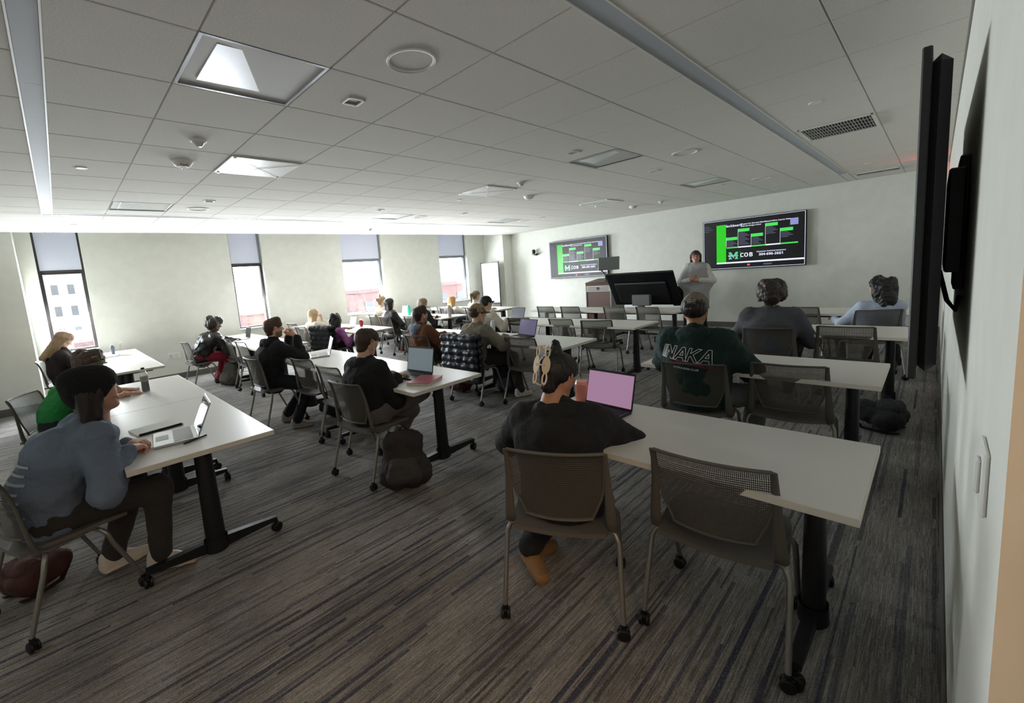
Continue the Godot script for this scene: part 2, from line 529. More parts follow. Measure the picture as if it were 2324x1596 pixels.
# ---------------------------------------------------------------- ceiling
func gx(v: float) -> float: return (v - 2.6948) * TILE
func gz(u: float) -> float: return -(u + 2.0016) * TILE
var ceiling_node: Node3D
func ceiling() -> void:
	ceiling_node = Node3D.new()
	ceiling_node.name = "ceiling"
	add_child(ceiling_node)
	ceiling_node.set_meta("kind", "structure")
	ceiling_node.set_meta("label", "suspended ceiling of white mineral tiles with recessed linear slots")
	ceiling_node.set_meta("category", "ceiling")
	var slab := MB.new()
	slab.span(Vector3(gx(-12.8), CEIL + 0.009, ZF), Vector3(XR, CEIL + 0.05, ZB))
	slab.span(Vector3(XW - 0.3, 3.2, ZF - 0.2), Vector3(XR + 0.2, 3.4, ZB + 0.2))
	obj("grid", slab, M.tee, ceiling_node, "white grid behind the tile joints")
	obj("edge_fascia", MB.new().span(Vector3(gx(-12.8) - 0.012, CEIL - 0.004, -10.28), Vector3(gx(-12.8) + 0.004, 3.2, ZB)), M.white_paint, ceiling_node)
	var us := [-2.98, -1.98, -1.82]
	for i in range(-1, 14): us.append(float(i))
	us += [13.5, 14.5, 15.55]
	var vs := [-12.8, -11.8, -10.8, -9.8, -9.62]
	for i in range(-9, 1): vs.append(float(i))
	vs += [0.81, 1.0, 2.0, 2.815]
	var skip := {}
	for p in [[-1, -2], [5, -2], [10, -2], [-1, -9], [5, -9], [10, -9], [0, -5], [5, -5], [10, -5]]: skip["%d/%d" % [p[0], p[1]]] = true
	var shapes := {}
	for i in us.size() - 1:
		for j in vs.size() - 1:
			var u0: float = us[i]; var u1: float = us[i + 1]; var v0: float = vs[j]; var v1: float = vs[j + 1]
			var ring_u := u0 == -1.98
			var ring_v := (v0 == -9.8 or v0 == 0.81)
			if ring_u and v0 >= -9.8: continue
			if ring_v and u0 >= -1.98 and u1 <= 13.5: continue
			if skip.has("%d/%d" % [roundi(u0), roundi(v0)]) and u1 - u0 > 0.9 and v1 - v0 > 0.9: continue
			if v0 >= 1.0 and u1 <= 1.0 and not ring_u: continue
			var sx := (v1 - v0) * TILE - 0.009
			var sz := (u1 - u0) * TILE - 0.009
			var key := "%.3f/%.3f" % [sx, sz]
			if not shapes.has(key): shapes[key] = MB.new().bx(Vector3.ZERO, Vector3(sx, 0.018, sz), 0.0025).mesh()
			var o := obj("ceiling_tile", shapes[key], M.tile, ceiling_node)
			o.position = Vector3((gx(v0) + gx(v1)) * 0.5, CEIL + 0.009, (gz(u0) + gz(u1)) * 0.5)
	# tiles over and behind the camera, out of the picture
	obj("rear_tiles", MB.new().span(Vector3(gx(-12.8), CEIL, gz(-2.99)), Vector3(XR, CEIL + 0.012, ZB)).span(Vector3(gx(1.0), CEIL, gz(1.0)), Vector3(XR, CEIL + 0.012, gz(-2.98))), M.tile, ceiling_node)
	# linear light slots, switched off: a frosted lens set up into the ceiling, in three runs round the room
	var runs := [["over the last row", Vector3(gx(-9.8), 0, gz(-1.82)), Vector3(gx(1.0), 0, gz(-1.98))], ["parallel to the windows", Vector3(gx(-9.8), 0, gz(13.5)), Vector3(gx(-9.62), 0, gz(-1.82))], ["beside the corridor wall", Vector3(gx(0.81), 0, gz(13.5)), Vector3(gx(1.0), 0, gz(-1.82))]]
	for q in runs:
		var a: Vector3 = q[1]; var b: Vector3 = q[2]
		var lo := Vector3(minf(a.x, b.x), 0, minf(a.z, b.z)); var hi := Vector3(maxf(a.x, b.x), 0, maxf(a.z, b.z))
		var t := thing("linear_light", "unlit recessed linear ceiling light %s" % q[0], "light", Vector3((lo.x + hi.x) / 2, CEIL, (lo.z + hi.z) / 2), 0.0, "recessed linear lights")
		var hx := (hi.x - lo.x) / 2; var hz := (hi.z - lo.z) / 2
		var along_x := hx > hz
		var sec := maxf(hx, hz) * 2.0
		var nsec := int(round(sec / 2.44))
		for k in nsec:
			var f0 := -1.0 + 2.0 * k / nsec; var f1 := -1.0 + 2.0 * (k + 1) / nsec
			var m := MB.new()
			if along_x: m.span(Vector3(hx * f0 + 0.001, 0.002, -hz + 0.006), Vector3(hx * f1 - 0.001, 0.008, hz - 0.006))
			else: m.span(Vector3(-hx + 0.006, 0.002, hz * f0 + 0.001), Vector3(hx - 0.006, 0.008, hz * f1 - 0.001))
			obj("lens", m, M.lens, t)
		var fr := MB.new()
		for s in [-1.0, 1.0]:
			if along_x: fr.span(Vector3(-hx, -0.003, s * hz - 0.004), Vector3(hx, 0.008, s * hz + 0.004))
			else: fr.span(Vector3(s * hx - 0.004, -0.003, -hz), Vector3(s * hx + 0.004, 0.008, hz))
		obj("trim", fr, M.white_paint, t)

func at_grid(u: float, v: float, drop := 0.0) -> Vector3: return Vector3(gx(v), CEIL - drop, gz(u))

func fixtures() -> void:
	# air diffusers: a lay-in frame with a square plate hung below a dark throat
	var first: Node3D
	var places := [[-0.5, -1.5, "square air diffuser with a brushed plate beside the round speaker over the last rows"], [5.5, -1.5, "square air diffuser with an open side, between two small square downlights"], [10.5, -1.5, "square air diffuser close to the display wall"], [-0.5, -8.5, "square air diffuser near the narrow windows"], [5.5, -8.5, "square air diffuser near the wide window with the factory view"], [10.5, -8.5, "square air diffuser near the whiteboard easel"]]
	for q in places:
		var p := at_grid(q[0], q[1])
		if first:
			copy(first, p, 0.0, q[2], "square ceiling air diffusers")
			continue
		first = thing("air_diffuser", q[2], "diffuser", p, 0.0, "square ceiling air diffusers")
		var h := 0.3
		var fr := MB.new()
		var prof := [[0.302, 0.0], [0.285, 0.0], [0.277, 0.012], [0.25, 0.06], [0.17, 0.09]]
		for i in prof.size() - 1:
			var a: float = prof[i][0]; var ya: float = prof[i][1]; var b: float = prof[i + 1][0]; var yb: float = prof[i + 1][1]
			for k in 4:
				var bs := Basis(Vector3.UP, PI / 2 * k)
				fr.quad(bs * Vector3(a, ya, -a), bs * Vector3(a, ya, a), bs * Vector3(b, yb, b), bs * Vector3(b, yb, -b))
				fr.quad(bs * Vector3(a, ya, a), bs * Vector3(a, ya, -a), bs * Vector3(b, yb, -b), bs * Vector3(b, yb, b))
		obj("frame", fr, M.alu, first)
		obj("throat", MB.new().lathe(T(Vector3(0, 0.06, 0)), [Vector2(0.14, 0.0), Vector2(0.14, 0.1), Vector2(0.0, 0.1)], 24), M.black, first)
		obj("plate", MB.new().box(T(Vector3(0.015, 0.012, 0.0), 0.02, 0, 0.01), Vector3(0.43, 0.006, 0.43), 0.002), mat(rgb(226, 228, 232), 0.3, 0.55), first)
		for a in [Vector3(0.2, 0.03, 0.2), Vector3(-0.2, 0.03, 0.2), Vector3(0.2, 0.03, -0.2), Vector3(-0.2, 0.03, -0.2)]: obj("hanger", MB.new().tube([a, a * Vector3(1.12, 2.2, 1.12)], [0.006], 6), M.chrome, first)
	# white panels with crossing wires
	var pan: Node3D
	for q in [[0.5, -4.5, "square white ceiling panel with crossed wires, beside the fire strobe"], [5.5, -4.5, "square white ceiling panel with crossed wires, in the middle of the ceiling"], [10.5, -4.5, "square white ceiling panel with crossed wires, nearer the display wall"]]:
		var p := at_grid(q[0], q[1])
		if pan:
			copy(pan, p, 0.0, q[2], "wired ceiling panels")
			continue
		pan = thing("microphone_panel", q[2], "ceiling panel", p, 0.0, "wired ceiling panels")
		obj("panel", MB.new().bx(Vector3(0, -0.002, 0), Vector3(0.592, 0.02, 0.592), 0.004), mat(rgb(236, 234, 230), 0.4), pan)
		for s in [-1.0, 1.0]:
			obj("wire", MB.new().tube([Vector3(-0.27, -0.016, -0.27 * s), Vector3(0.27, -0.016, 0.27 * s)], [0.0015], 6), mat(rgb(120, 118, 115), 0.4, 0.6), pan)
			for s2 in [-1.0, 1.0]: obj("stud", MB.new().lathe(T(Vector3(0.27 * s, -0.022, 0.27 * s2)), [Vector2(0, 0), Vector2(0.011, 0.0), Vector2(0.013, 0.01)], 12), M.chrome, pan)
	# round speakers
	var spk: Node3D
	for q in [[0.5, -0.5, "over the last rows near the corridor"], [6.5, -0.5, "half way along the corridor side"], [11.5, -0.5, "near the wall of displays"], [0.5, -8.45, "near the narrow windows"], [6.45, -8.35, "near the wide factory window"], [11.4, -8.3, "near the easel"]]:
		var lab: String = "round white ceiling speaker %s" % q[2]
		if spk:
			copy(spk, at_grid(q[0], q[1]), 0.0, lab, "round ceiling speakers")
			continue
		spk = thing("ceiling_speaker", lab, "speaker", at_grid(q[0], q[1]), 0.0, "round ceiling speakers")
		obj("ring", MB.new().lathe(T(Vector3.ZERO), [Vector2(0.112, 0.0), Vector2(0.116, -0.006), Vector2(0.127, -0.008), Vector2(0.131, -0.003), Vector2(0.131, 0.002)].map(func(a): return a), 40), M.white_paint, spk)
		obj("grille", MB.new().lathe(T(Vector3.ZERO), [Vector2(0.0, 0.012), Vector2(0.07, 0.009), Vector2(0.112, 0.0)], 40), mat(rgb(196, 195, 190), 0.55, 0.2), spk)
	# small square downlights
	var dl: Node3D
	for q in [[0.5, -1.53, "next to the round speaker over the last rows"], [4.5, -1.52, "before the open-sided diffuser"], [7.5, -1.5, "past the open-sided diffuser"], [11.35, -1.45, "past the diffuser by the displays"], [0.5, -7.47, "near the narrow windows"], [4.5, -7.52, "in front of the factory window diffuser"], [7.4, -7.4, "beyond the factory window diffuser"], [11.3, -7.4, "nearest the easel"]]:
		var lab: String = "small square unlit downlight %s" % q[2]
		if dl:
			copy(dl, at_grid(q[0], q[1]), 0.0, lab, "small square downlights")
			continue
		dl = thing("downlight", lab, "light", at_grid(q[0], q[1]), 0.0, "small square downlights")
		var fr := MB.new()
		for k in 4: fr.box(Transform3D(Basis(Vector3.UP, PI / 2 * k), Vector3.ZERO) * T(Vector3(0.049, -0.003, 0)), Vector3(0.014, 0.01, 0.112), 0.002)
		obj("trim", fr, M.white_paint, dl)
		obj("reflector", MB.new().bx(Vector3(0, 0.002, 0), Vector3(0.088, 0.004, 0.088)), mat(rgb(128, 124, 118), 0.35, 0.3), dl)
	# smoke detectors and fire strobes
	for q in [[-0.49, -3.54, "smoke detector with a faceted cone, over the table with the cola bottle"], [5.54, -3.52, "smoke detector with a faceted cone, in the middle of the ceiling"], [12.6, -3.56, "smoke detector with a faceted cone, near the displays"]]:
		var t := thing("smoke_detector", q[2], "detector", at_grid(q[0], q[1]), 0.0, "smoke detectors")
		obj("base", MB.new().lathe(T(Vector3.ZERO), [Vector2(0.045, -0.02), Vector2(0.056, -0.012), Vector2(0.058, 0.0)], 8), M.white_paint, t)
		obj("cone", MB.new().lathe(T(Vector3.ZERO), [Vector2(0.0, -0.05), Vector2(0.02, -0.048), Vector2(0.042, -0.02), Vector2(0.046, -0.018)], 8), mat(rgb(222, 220, 214), 0.25), t)
	for q in [[-0.47, -4.6, "round white fire strobe lettered FIRE"], [7.1, -4.58, "round white fire strobe in the middle of the ceiling"], [12.62, -4.52, "round white fire strobe near the displays"]]:
		var t := thing("fire_strobe", q[2], "alarm", at_grid(q[0], q[1]), 0.0, "fire strobes")
		obj("body", MB.new().lathe(T(Vector3.ZERO), [Vector2(0.0, -0.05), Vector2(0.045, -0.05), Vector2(0.066, -0.032), Vector2(0.078, -0.012), Vector2(0.08, 0.0)], 28), M.white_paint, t)
		obj("strobe_dome", MB.new().ball(Vector3(0.01, -0.056, 0), Vector3(0.026, 0.016, 0.02), 14), mat(Color(0.95, 0.95, 0.97, 0.25), 0.05, 0.0, {"transparency": BaseMaterial3D.TRANSPARENCY_ALPHA}), t)
		if q[0] < 0: letters(t, "FIRE", 0.02, Vector3(0.058, -0.043, 0.0), Basis.from_euler(Vector3(0, PI / 2, 0)) * Basis.from_euler(Vector3(-0.75 + PI * 0.5 - 0.6, 0, 0)), mat(rgb(150, 30, 25), 0.6))
	# flush sprinkler covers
	for q in [[-1.5, -5.48, "over the window side of the last row"], [5.6, -5.6, "in the middle of the room"], [5.35, -11.2, "close to the factory window"], [-1.48, -11.3, "close to the narrow window by the pier"], [12.3, -11.3, "close to the easel"], [5.46, 1.52, "before the grille by the corridor wall"], [12.2, 1.5, "before the far grille"]]:
		var s := obj("sprinkler_cover", MB.new().lathe(T(at_grid(q[0], q[1])), [Vector2(0.0, -0.008), Vector2(0.036, -0.008), Vector2(0.041, -0.004), Vector2(0.041, 0.002)], 20), M.white_paint)
		tag(s, "flat round sprinkler cover %s" % q[2], "sprinkler", "sprinkler covers")
	var sd := thing("motion_sensor", "small dark motion sensor close to the ceiling edge by the wide window", "sensor", at_grid(6.36, -11.2))
	obj("base", MB.new().lathe(T(Vector3.ZERO), [Vector2(0.03, -0.02), Vector2(0.05, -0.012), Vector2(0.05, 0.0)], 16), M.white_paint, sd)
	obj("dome", MB.new().ball(Vector3(0, -0.02, 0), Vector3(0.028, 0.025, 0.028), 12), mat(rgb(120, 118, 112), 0.4), sd)
	# egg-crate return grilles
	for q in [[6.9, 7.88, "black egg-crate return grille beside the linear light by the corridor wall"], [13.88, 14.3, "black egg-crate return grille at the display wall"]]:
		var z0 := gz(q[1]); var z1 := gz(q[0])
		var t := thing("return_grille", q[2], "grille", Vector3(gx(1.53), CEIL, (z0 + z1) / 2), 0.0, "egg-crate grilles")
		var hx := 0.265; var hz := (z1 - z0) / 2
		obj("painted_plenum_dark", MB.new().bx(Vector3(0, -0.001, 0), Vector3(hx * 2, 0.004, hz * 2)), mat(rgb(8, 8, 9), 0.9), t)  # black sheet painted in for the darkness of the open plenum
		var fr := MB.new()
		for s in [-1.0, 1.0]:
			fr.bx(Vector3(s * hx, -0.007, 0), Vector3(0.02, 0.014, hz * 2 + 0.02), 0.003)
			fr.bx(Vector3(0, -0.007, s * hz), Vector3(hx * 2 + 0.02, 0.014, 0.02), 0.003)
		obj("frame", fr, M.white_paint, t)
		var bars := MB.new()
		var nb := 24
		for k in range(1, nb): bars.bx(Vector3(-hx + 2 * hx * k / nb, -0.008, 0), Vector3(0.003, 0.012, hz * 2))
		for k in range(1, 4 if hz > 0.2 else 2): bars.bx(Vector3(0, -0.008, -hz + 2 * hz * k / (4 if hz > 0.2 else 2)), Vector3(hx * 2, 0.012, 0.003))
		obj("egg_crate", bars, mat(rgb(190, 188, 182), 0.5), t)
	# red exit sign high in the corner behind the side television
	var ex := thing("exit_sign", "glowing red exit sign in the corner above the display wall", "sign", Vector3(-0.085, 2.56, -9.3))
	obj("housing", MB.new().bx(Vector3.ZERO, Vector3(0.3, 0.19, 0.05), 0.006), M.white_paint, ex)
	obj("stem", MB.new().tube([Vector3(0, 0.09, 0), Vector3(0, 0.19, 0)], [0.012], 8), M.white_paint, ex)
	obj("sign_face", MB.new().bx(Vector3(0, 0, 0.027), Vector3(0.26, 0.13, 0.004)), mat(rgb(200, 30, 25), 0.4, 0.0, {"emission_enabled": true, "emission": Color(1.0, 0.08, 0.05), "emission_energy_multiplier": 1.6}), ex)
	var ol := AreaLight3D.new()
	ol.name = "exit_glow"
	ol.area_size = Vector2(0.26, 0.13)
	ol.light_color = Color(1.0, 0.12, 0.08)
	ol.light_energy = 0.05
	ol.shadow_enabled = true
	ex.add_child(ol)
	ol.position = Vector3(0, 0, 0.032)
	ol.rotation.y = PI

func letters(parent: Node, text: String, height: float, at: Vector3, b: Basis, m: Material, depth := 0.001, called := "lettering", font_name := "Droid Sans", bold := true) -> MeshInstance3D:
	var tm := TextMesh.new()
	tm.text = text
	var sf := SystemFont.new()
	sf.font_names = PackedStringArray([font_name])
	sf.font_weight = 700 if bold else 400
	tm.font = sf
	tm.font_size = 32
	tm.pixel_size = height / 23.0
	tm.depth = depth
	tm.curve_step = 2.0
	var o := obj(called, tm, m, parent)
	o.transform = Transform3D(b, at)
	return o

# ---------------------------------------------------------------- smooth bodies: tapered capsules joined by a smooth minimum, meshed as surface nets
# a prim: [a, b, ra, rb, blend, squeeze axis, squeeze factor, cut?]
func cap(a: Vector3, b: Vector3, ra: float, rb: float, blend := 0.03, ax := Vector3.ZERO, k := 1.0, cut := false) -> Array:
	return [a, b, ra, rb, blend, ax, k, cut]
func field_at(prims: Array, p: Vector3) -> float:
	var d := 1e3
	for q in prims: d = _join(d, _dist(q, p), q[4], q[7])
	return d
func _join(d: float, e: float, ks: float, cut: bool) -> float:
	if cut:
		var h := maxf(ks - absf(d + e), 0.0) / ks
		return maxf(d, -e) + h * h * ks * 0.25
	var g := maxf(ks - absf(d - e), 0.0) / ks
	return minf(d, e) - g * g * ks * 0.25
func _dist(q: Array, p: Vector3) -> float:
	var a: Vector3 = q[0]
	var ba: Vector3 = q[1] - a
	var w := p - a
	var ax: Vector3 = q[5]
	var k: float = q[6]
	if k != 1.0:
		w -= ax * (w.dot(ax) * (1.0 - k))
		ba -= ax * (ba.dot(ax) * (1.0 - k))
	var l2 := ba.length_squared()
	var t := clampf(w.dot(ba) / l2, 0.0, 1.0) if l2 > 1e-9 else 0.0
	return (w - ba * t).length() - lerpf(q[2], q[3], t)

func sdf(j: Dictionary) -> void:
	var prims: Array = j.prims
	var c: float = j.cell
	var lo := Vector3.ONE * 1e9
	var hi := -lo
	var boxes := []
	for q in prims:
		var r: float = maxf(q[2], q[3]) + c * 2.2 + q[4] * 0.5
		var e := Vector3.ONE * r
		if q[6] != 1.0:
			var ax: Vector3 = q[5]
			e += ax.abs() * (maxf(q[2], q[3]) * (1.0 / minf(q[6], 1.0) - 1.0))
		var a: Vector3 = q[0].min(q[1]) - e
		var b: Vector3 = q[0].max(q[1]) + e
		boxes.append([a, b])
		if not q[7]:
			lo = lo.min(a); hi = hi.max(b)
	var nx := int(ceil((hi.x - lo.x) / c)) + 1
	var ny := int(ceil((hi.y - lo.y) / c)) + 1
	var nz := int(ceil((hi.z - lo.z) / c)) + 1
	var d := PackedFloat32Array()
	d.resize(nx * ny * nz)
	d.fill(1.0)
	var pi := 0
	for q in prims:
		var a: Vector3 = q[0]
		var ba: Vector3 = q[1] - a
		var ax: Vector3 = q[5]
		var kk: float = 1.0 - q[6]
		var squeeze: bool = q[6] != 1.0
		if squeeze: ba -= ax * (ba.dot(ax) * kk)
		var l2 := ba.length_squared()
		var inv := 1.0 / l2 if l2 > 1e-9 else 0.0
		var ra: float = q[2]
		var dr: float = q[3] - ra
		var ks: float = q[4]
		var cut: bool = q[7]
		var b0: Vector3 = (boxes[pi][0] - lo) / c
		var b1: Vector3 = (boxes[pi][1] - lo) / c
		pi += 1
		var x0 := maxi(int(b0.x), 0); var x1 := mini(int(b1.x) + 1, nx - 1)
		var y0 := maxi(int(b0.y), 0); var y1 := mini(int(b1.y) + 1, ny - 1)
		var z0 := maxi(int(b0.z), 0); var z1 := mini(int(b1.z) + 1, nz - 1)
		for z in range(z0, z1 + 1):
			for y in range(y0, y1 + 1):
				var i := (z * ny + y) * nx + x0
				var w := lo + Vector3(x0, y, z) * c - a
				for x in range(x0, x1 + 1):
					var s := w
					if squeeze: s -= ax * (s.dot(ax) * kk)
					var t := clampf(s.dot(ba) * inv, 0.0, 1.0)
					var e := (s - ba * t).length() - ra - dr * t
					var o := d[i]
					if cut:
						var h := maxf(ks - absf(o + e), 0.0) / ks
						d[i] = maxf(o, -e) + h * h * ks * 0.25
					else:
						var h := maxf(ks - absf(o - e), 0.0) / ks
						d[i] = minf(o, e) - h * h * ks * 0.25
					i += 1
					w.x += c
	var at := PackedInt32Array()
	at.resize(nx * ny * nz)
	at.fill(-1)
	var v := PackedVector3Array()
	var sy := nx
	var sz := nx * ny
	var lim := c * 2.0
	var offs := [0, 1, sy, sy + 1, sz, sz + 1, sz + sy, sz + sy + 1]
	var edges := [[0, 1], [2, 3], [4, 5], [6, 7], [0, 2], [1, 3], [4, 6], [5, 7], [0, 4], [1, 5], [2, 6], [3, 7]]
	var cells := PackedInt32Array()
	for z in nz - 1:
		for y in ny - 1:
			var i := (z * ny + y) * nx
			for x in nx - 1:
				var g := d[i]
				if g < lim and g > -lim:
					var inside := 0
					for k in 8:
						if d[i + offs[k]] < 0.0: inside += 1
					if inside > 0 and inside < 8:
						var sum := Vector3.ZERO
						var cnt := 0
						for e in edges:
							var g0 := d[i + offs[e[0]]]
							var g1 := d[i + offs[e[1]]]
							if (g0 < 0.0) != (g1 < 0.0):
								var t := g0 / (g0 - g1)
								var p0 := Vector3(e[0] & 1, (e[0] >> 1) & 1, e[0] >> 2)
								var p1 := Vector3(e[1] & 1, (e[1] >> 1) & 1, e[1] >> 2)
								sum += p0.lerp(p1, t)
								cnt += 1
						at[i] = v.size()
						cells.append(i)
						v.append(lo + (Vector3(x, y, z) + sum / cnt) * c)
				i += 1
	var idx := PackedInt32Array()
	for ci in cells:
		var g := d[ci] < 0.0
		for axis in 3:
			var step: int = [1, sy, sz][axis]
			if g == (d[ci + step] < 0.0): continue
			var s1: int = [sy, sz, 1][axis]
			var s2: int = [sz, 1, sy][axis]
			if ci - s1 - s2 < 0: continue
			var q0 := at[ci]; var q1 := at[ci - s1]; var q2 := at[ci - s1 - s2]; var q3 := at[ci - s2]
			if q1 < 0 or q2 < 0 or q3 < 0: continue
			if g: idx.append_array([q0, q2, q1, q0, q3, q2])
			else: idx.append_array([q0, q1, q2, q0, q2, q3])
	var n := _normals(v, idx)
	if j.get("amp", 0.0) > 0.0:
		var f := FastNoiseLite.new()
		f.seed = j.get("seed", 1)
		f.frequency = j.get("freq", 12.0)
		f.fractal_octaves = 2
		var st: Vector3 = j.get("stretch", Vector3.ONE)
		for i in v.size():
			v[i] += n[i] * (f.get_noise_3dv(v[i] * st) * j.amp)
		n = _normals(v, idx)
	j.v = v
	j.n = n
	j.idx = idx
func _normals(v: PackedVector3Array, idx: PackedInt32Array) -> PackedVector3Array:
	var n := PackedVector3Array()
	n.resize(v.size())
	for i in range(0, idx.size(), 3):
		var a := idx[i]; var b := idx[i + 1]; var c := idx[i + 2]
		var f := (v[c] - v[a]).cross(v[b] - v[a])
		n[a] += f; n[b] += f; n[c] += f
	for i in n.size(): n[i] = n[i].normalized()
	return n
var jobs: Array = []
func run_jobs(list: Array) -> void:
	jobs = list
	var id := WorkerThreadPool.add_group_task(_job, list.size())
	WorkerThreadPool.wait_for_group_task_completion(id)
func _job(i: int) -> void:
	sdf(jobs[i])
func to_mb(j: Dictionary, c := Color.WHITE) -> MB:
	var m := MB.new()
	m.v = j.v; m.n = j.n; m.idx = j.idx
	m.uv.resize(j.v.size())
	m.col.resize(j.v.size())
	m.col.fill(c)
	return m

# ---------------------------------------------------------------- tables and chairs
func caster(r: float) -> MB:
	var m := MB.new()
	for s in [-1.0, 1.0]:
		m.lathe(Transform3D(Basis(Vector3(0, 0, 1), PI / 2), Vector3(0.013 * s + 0.008, r, 0)), [Vector2(0.0, 0.0), Vector2(r * 0.8, 0.0), Vector2(r, 0.003), Vector2(r, 0.013), Vector2(r * 0.8, 0.016), Vector2(0.0, 0.016)], 16)
	m.bx(Vector3(0, r + 0.006, 0.002), Vector3(0.012, r * 1.5, r * 1.5), 0.004)
	m.lathe(T(Vector3(0, r * 1.5, 0)), [Vector2(0.013, 0.0), Vector2(0.013, 0.03), Vector2(0.0, 0.03)], 10)
	return m

func make_table(label: String, at: Vector3) -> Node3D:
	var t := thing("training_table", label, "table", at, 0.0, "white tables on casters")
	var L := 1.514; var D := 0.735
	obj("tabletop", MB.new().bx(Vector3(0, TH - 0.014, 0), Vector3(L - 0.006, 0.028, D - 0.006), 0.0015), M.laminate, t)
	var e := MB.new()
	for s in [-1.0, 1.0]:
		e.bx(Vector3(s * (L * 0.5 - 0.0015), TH - 0.0145, 0), Vector3(0.004, 0.0285, D), 0.0012)
		e.bx(Vector3(0, TH - 0.0145, s * (D * 0.5 - 0.0015)), Vector3(L, 0.0285, 0.004), 0.0012)
	obj("edge_band", e, M.edge, t, "cream edge band")
	var foot := MB.new()
	var arm := PackedVector2Array([Vector2(-0.355, 0.082), Vector2(-0.06, 0.058), Vector2(0.06, 0.058), Vector2(0.355, 0.082), Vector2(0.355, 0.108), Vector2(0.05, 0.125), Vector2(-0.05, 0.125), Vector2(-0.355, 0.108)])
	foot.prism(Transform3D(Basis(Vector3.UP, -PI / 2), Vector3.ZERO), arm, 0.042)
	foot.lathe(T(Vector3(0, 0.05, 0)), [Vector2(0.0, 0.0), Vector2(0.05, 0.0), Vector2(0.056, 0.01), Vector2(0.052, 0.085)], 16, 1.25)
	var fm := foot.mesh()
	var col := MB.new().lathe(T(Vector3(0, 0.1, 0)), [Vector2(0.043, 0.0), Vector2(0.036, 0.59), Vector2(0.036, 0.6)], 20, 1.3).mesh()
	var top := MB.new().bx(Vector3(0, 0.695, 0), Vector3(0.11, 0.026, 0.5), 0.006).mesh()
	var cm := caster(0.032).mesh()
	for s in [-1.0, 1.0]:
		var x: float = s * (L * 0.5 - 0.165)
		var leg := obj("leg", col, M.powder, t)
		leg.position.x = x
		obj("foot", fm, M.powder, leg)
		obj("bracket", top, M.powder, leg)
		for q in [-1.0, 1.0]:
			var c := obj("caster", cm, M.rubber, leg)
			c.position = Vector3(0, 0.0, q * 0.352)
			c.rotation.y = 0.6 * q + s
	obj("crossbar", MB.new().bx(Vector3(0, 0.672, 0.06), Vector3(L - 0.36, 0.04, 0.025), 0.005), M.powder, t)
	return t

func perforation() -> ImageTexture:
	var n := 16
	var im := Image.create(n, n, false, Image.FORMAT_RGBA8)
	for y in n:
		for x in n:
			var d := Vector2((x - 7.5) / 4.7, (y - 7.5) / 4.2).length()
			im.set_pixel(x, y, Color(1, 1, 1, 0.0 if d < 1.0 else 1.0))
	return ImageTexture.create_from_image(im)

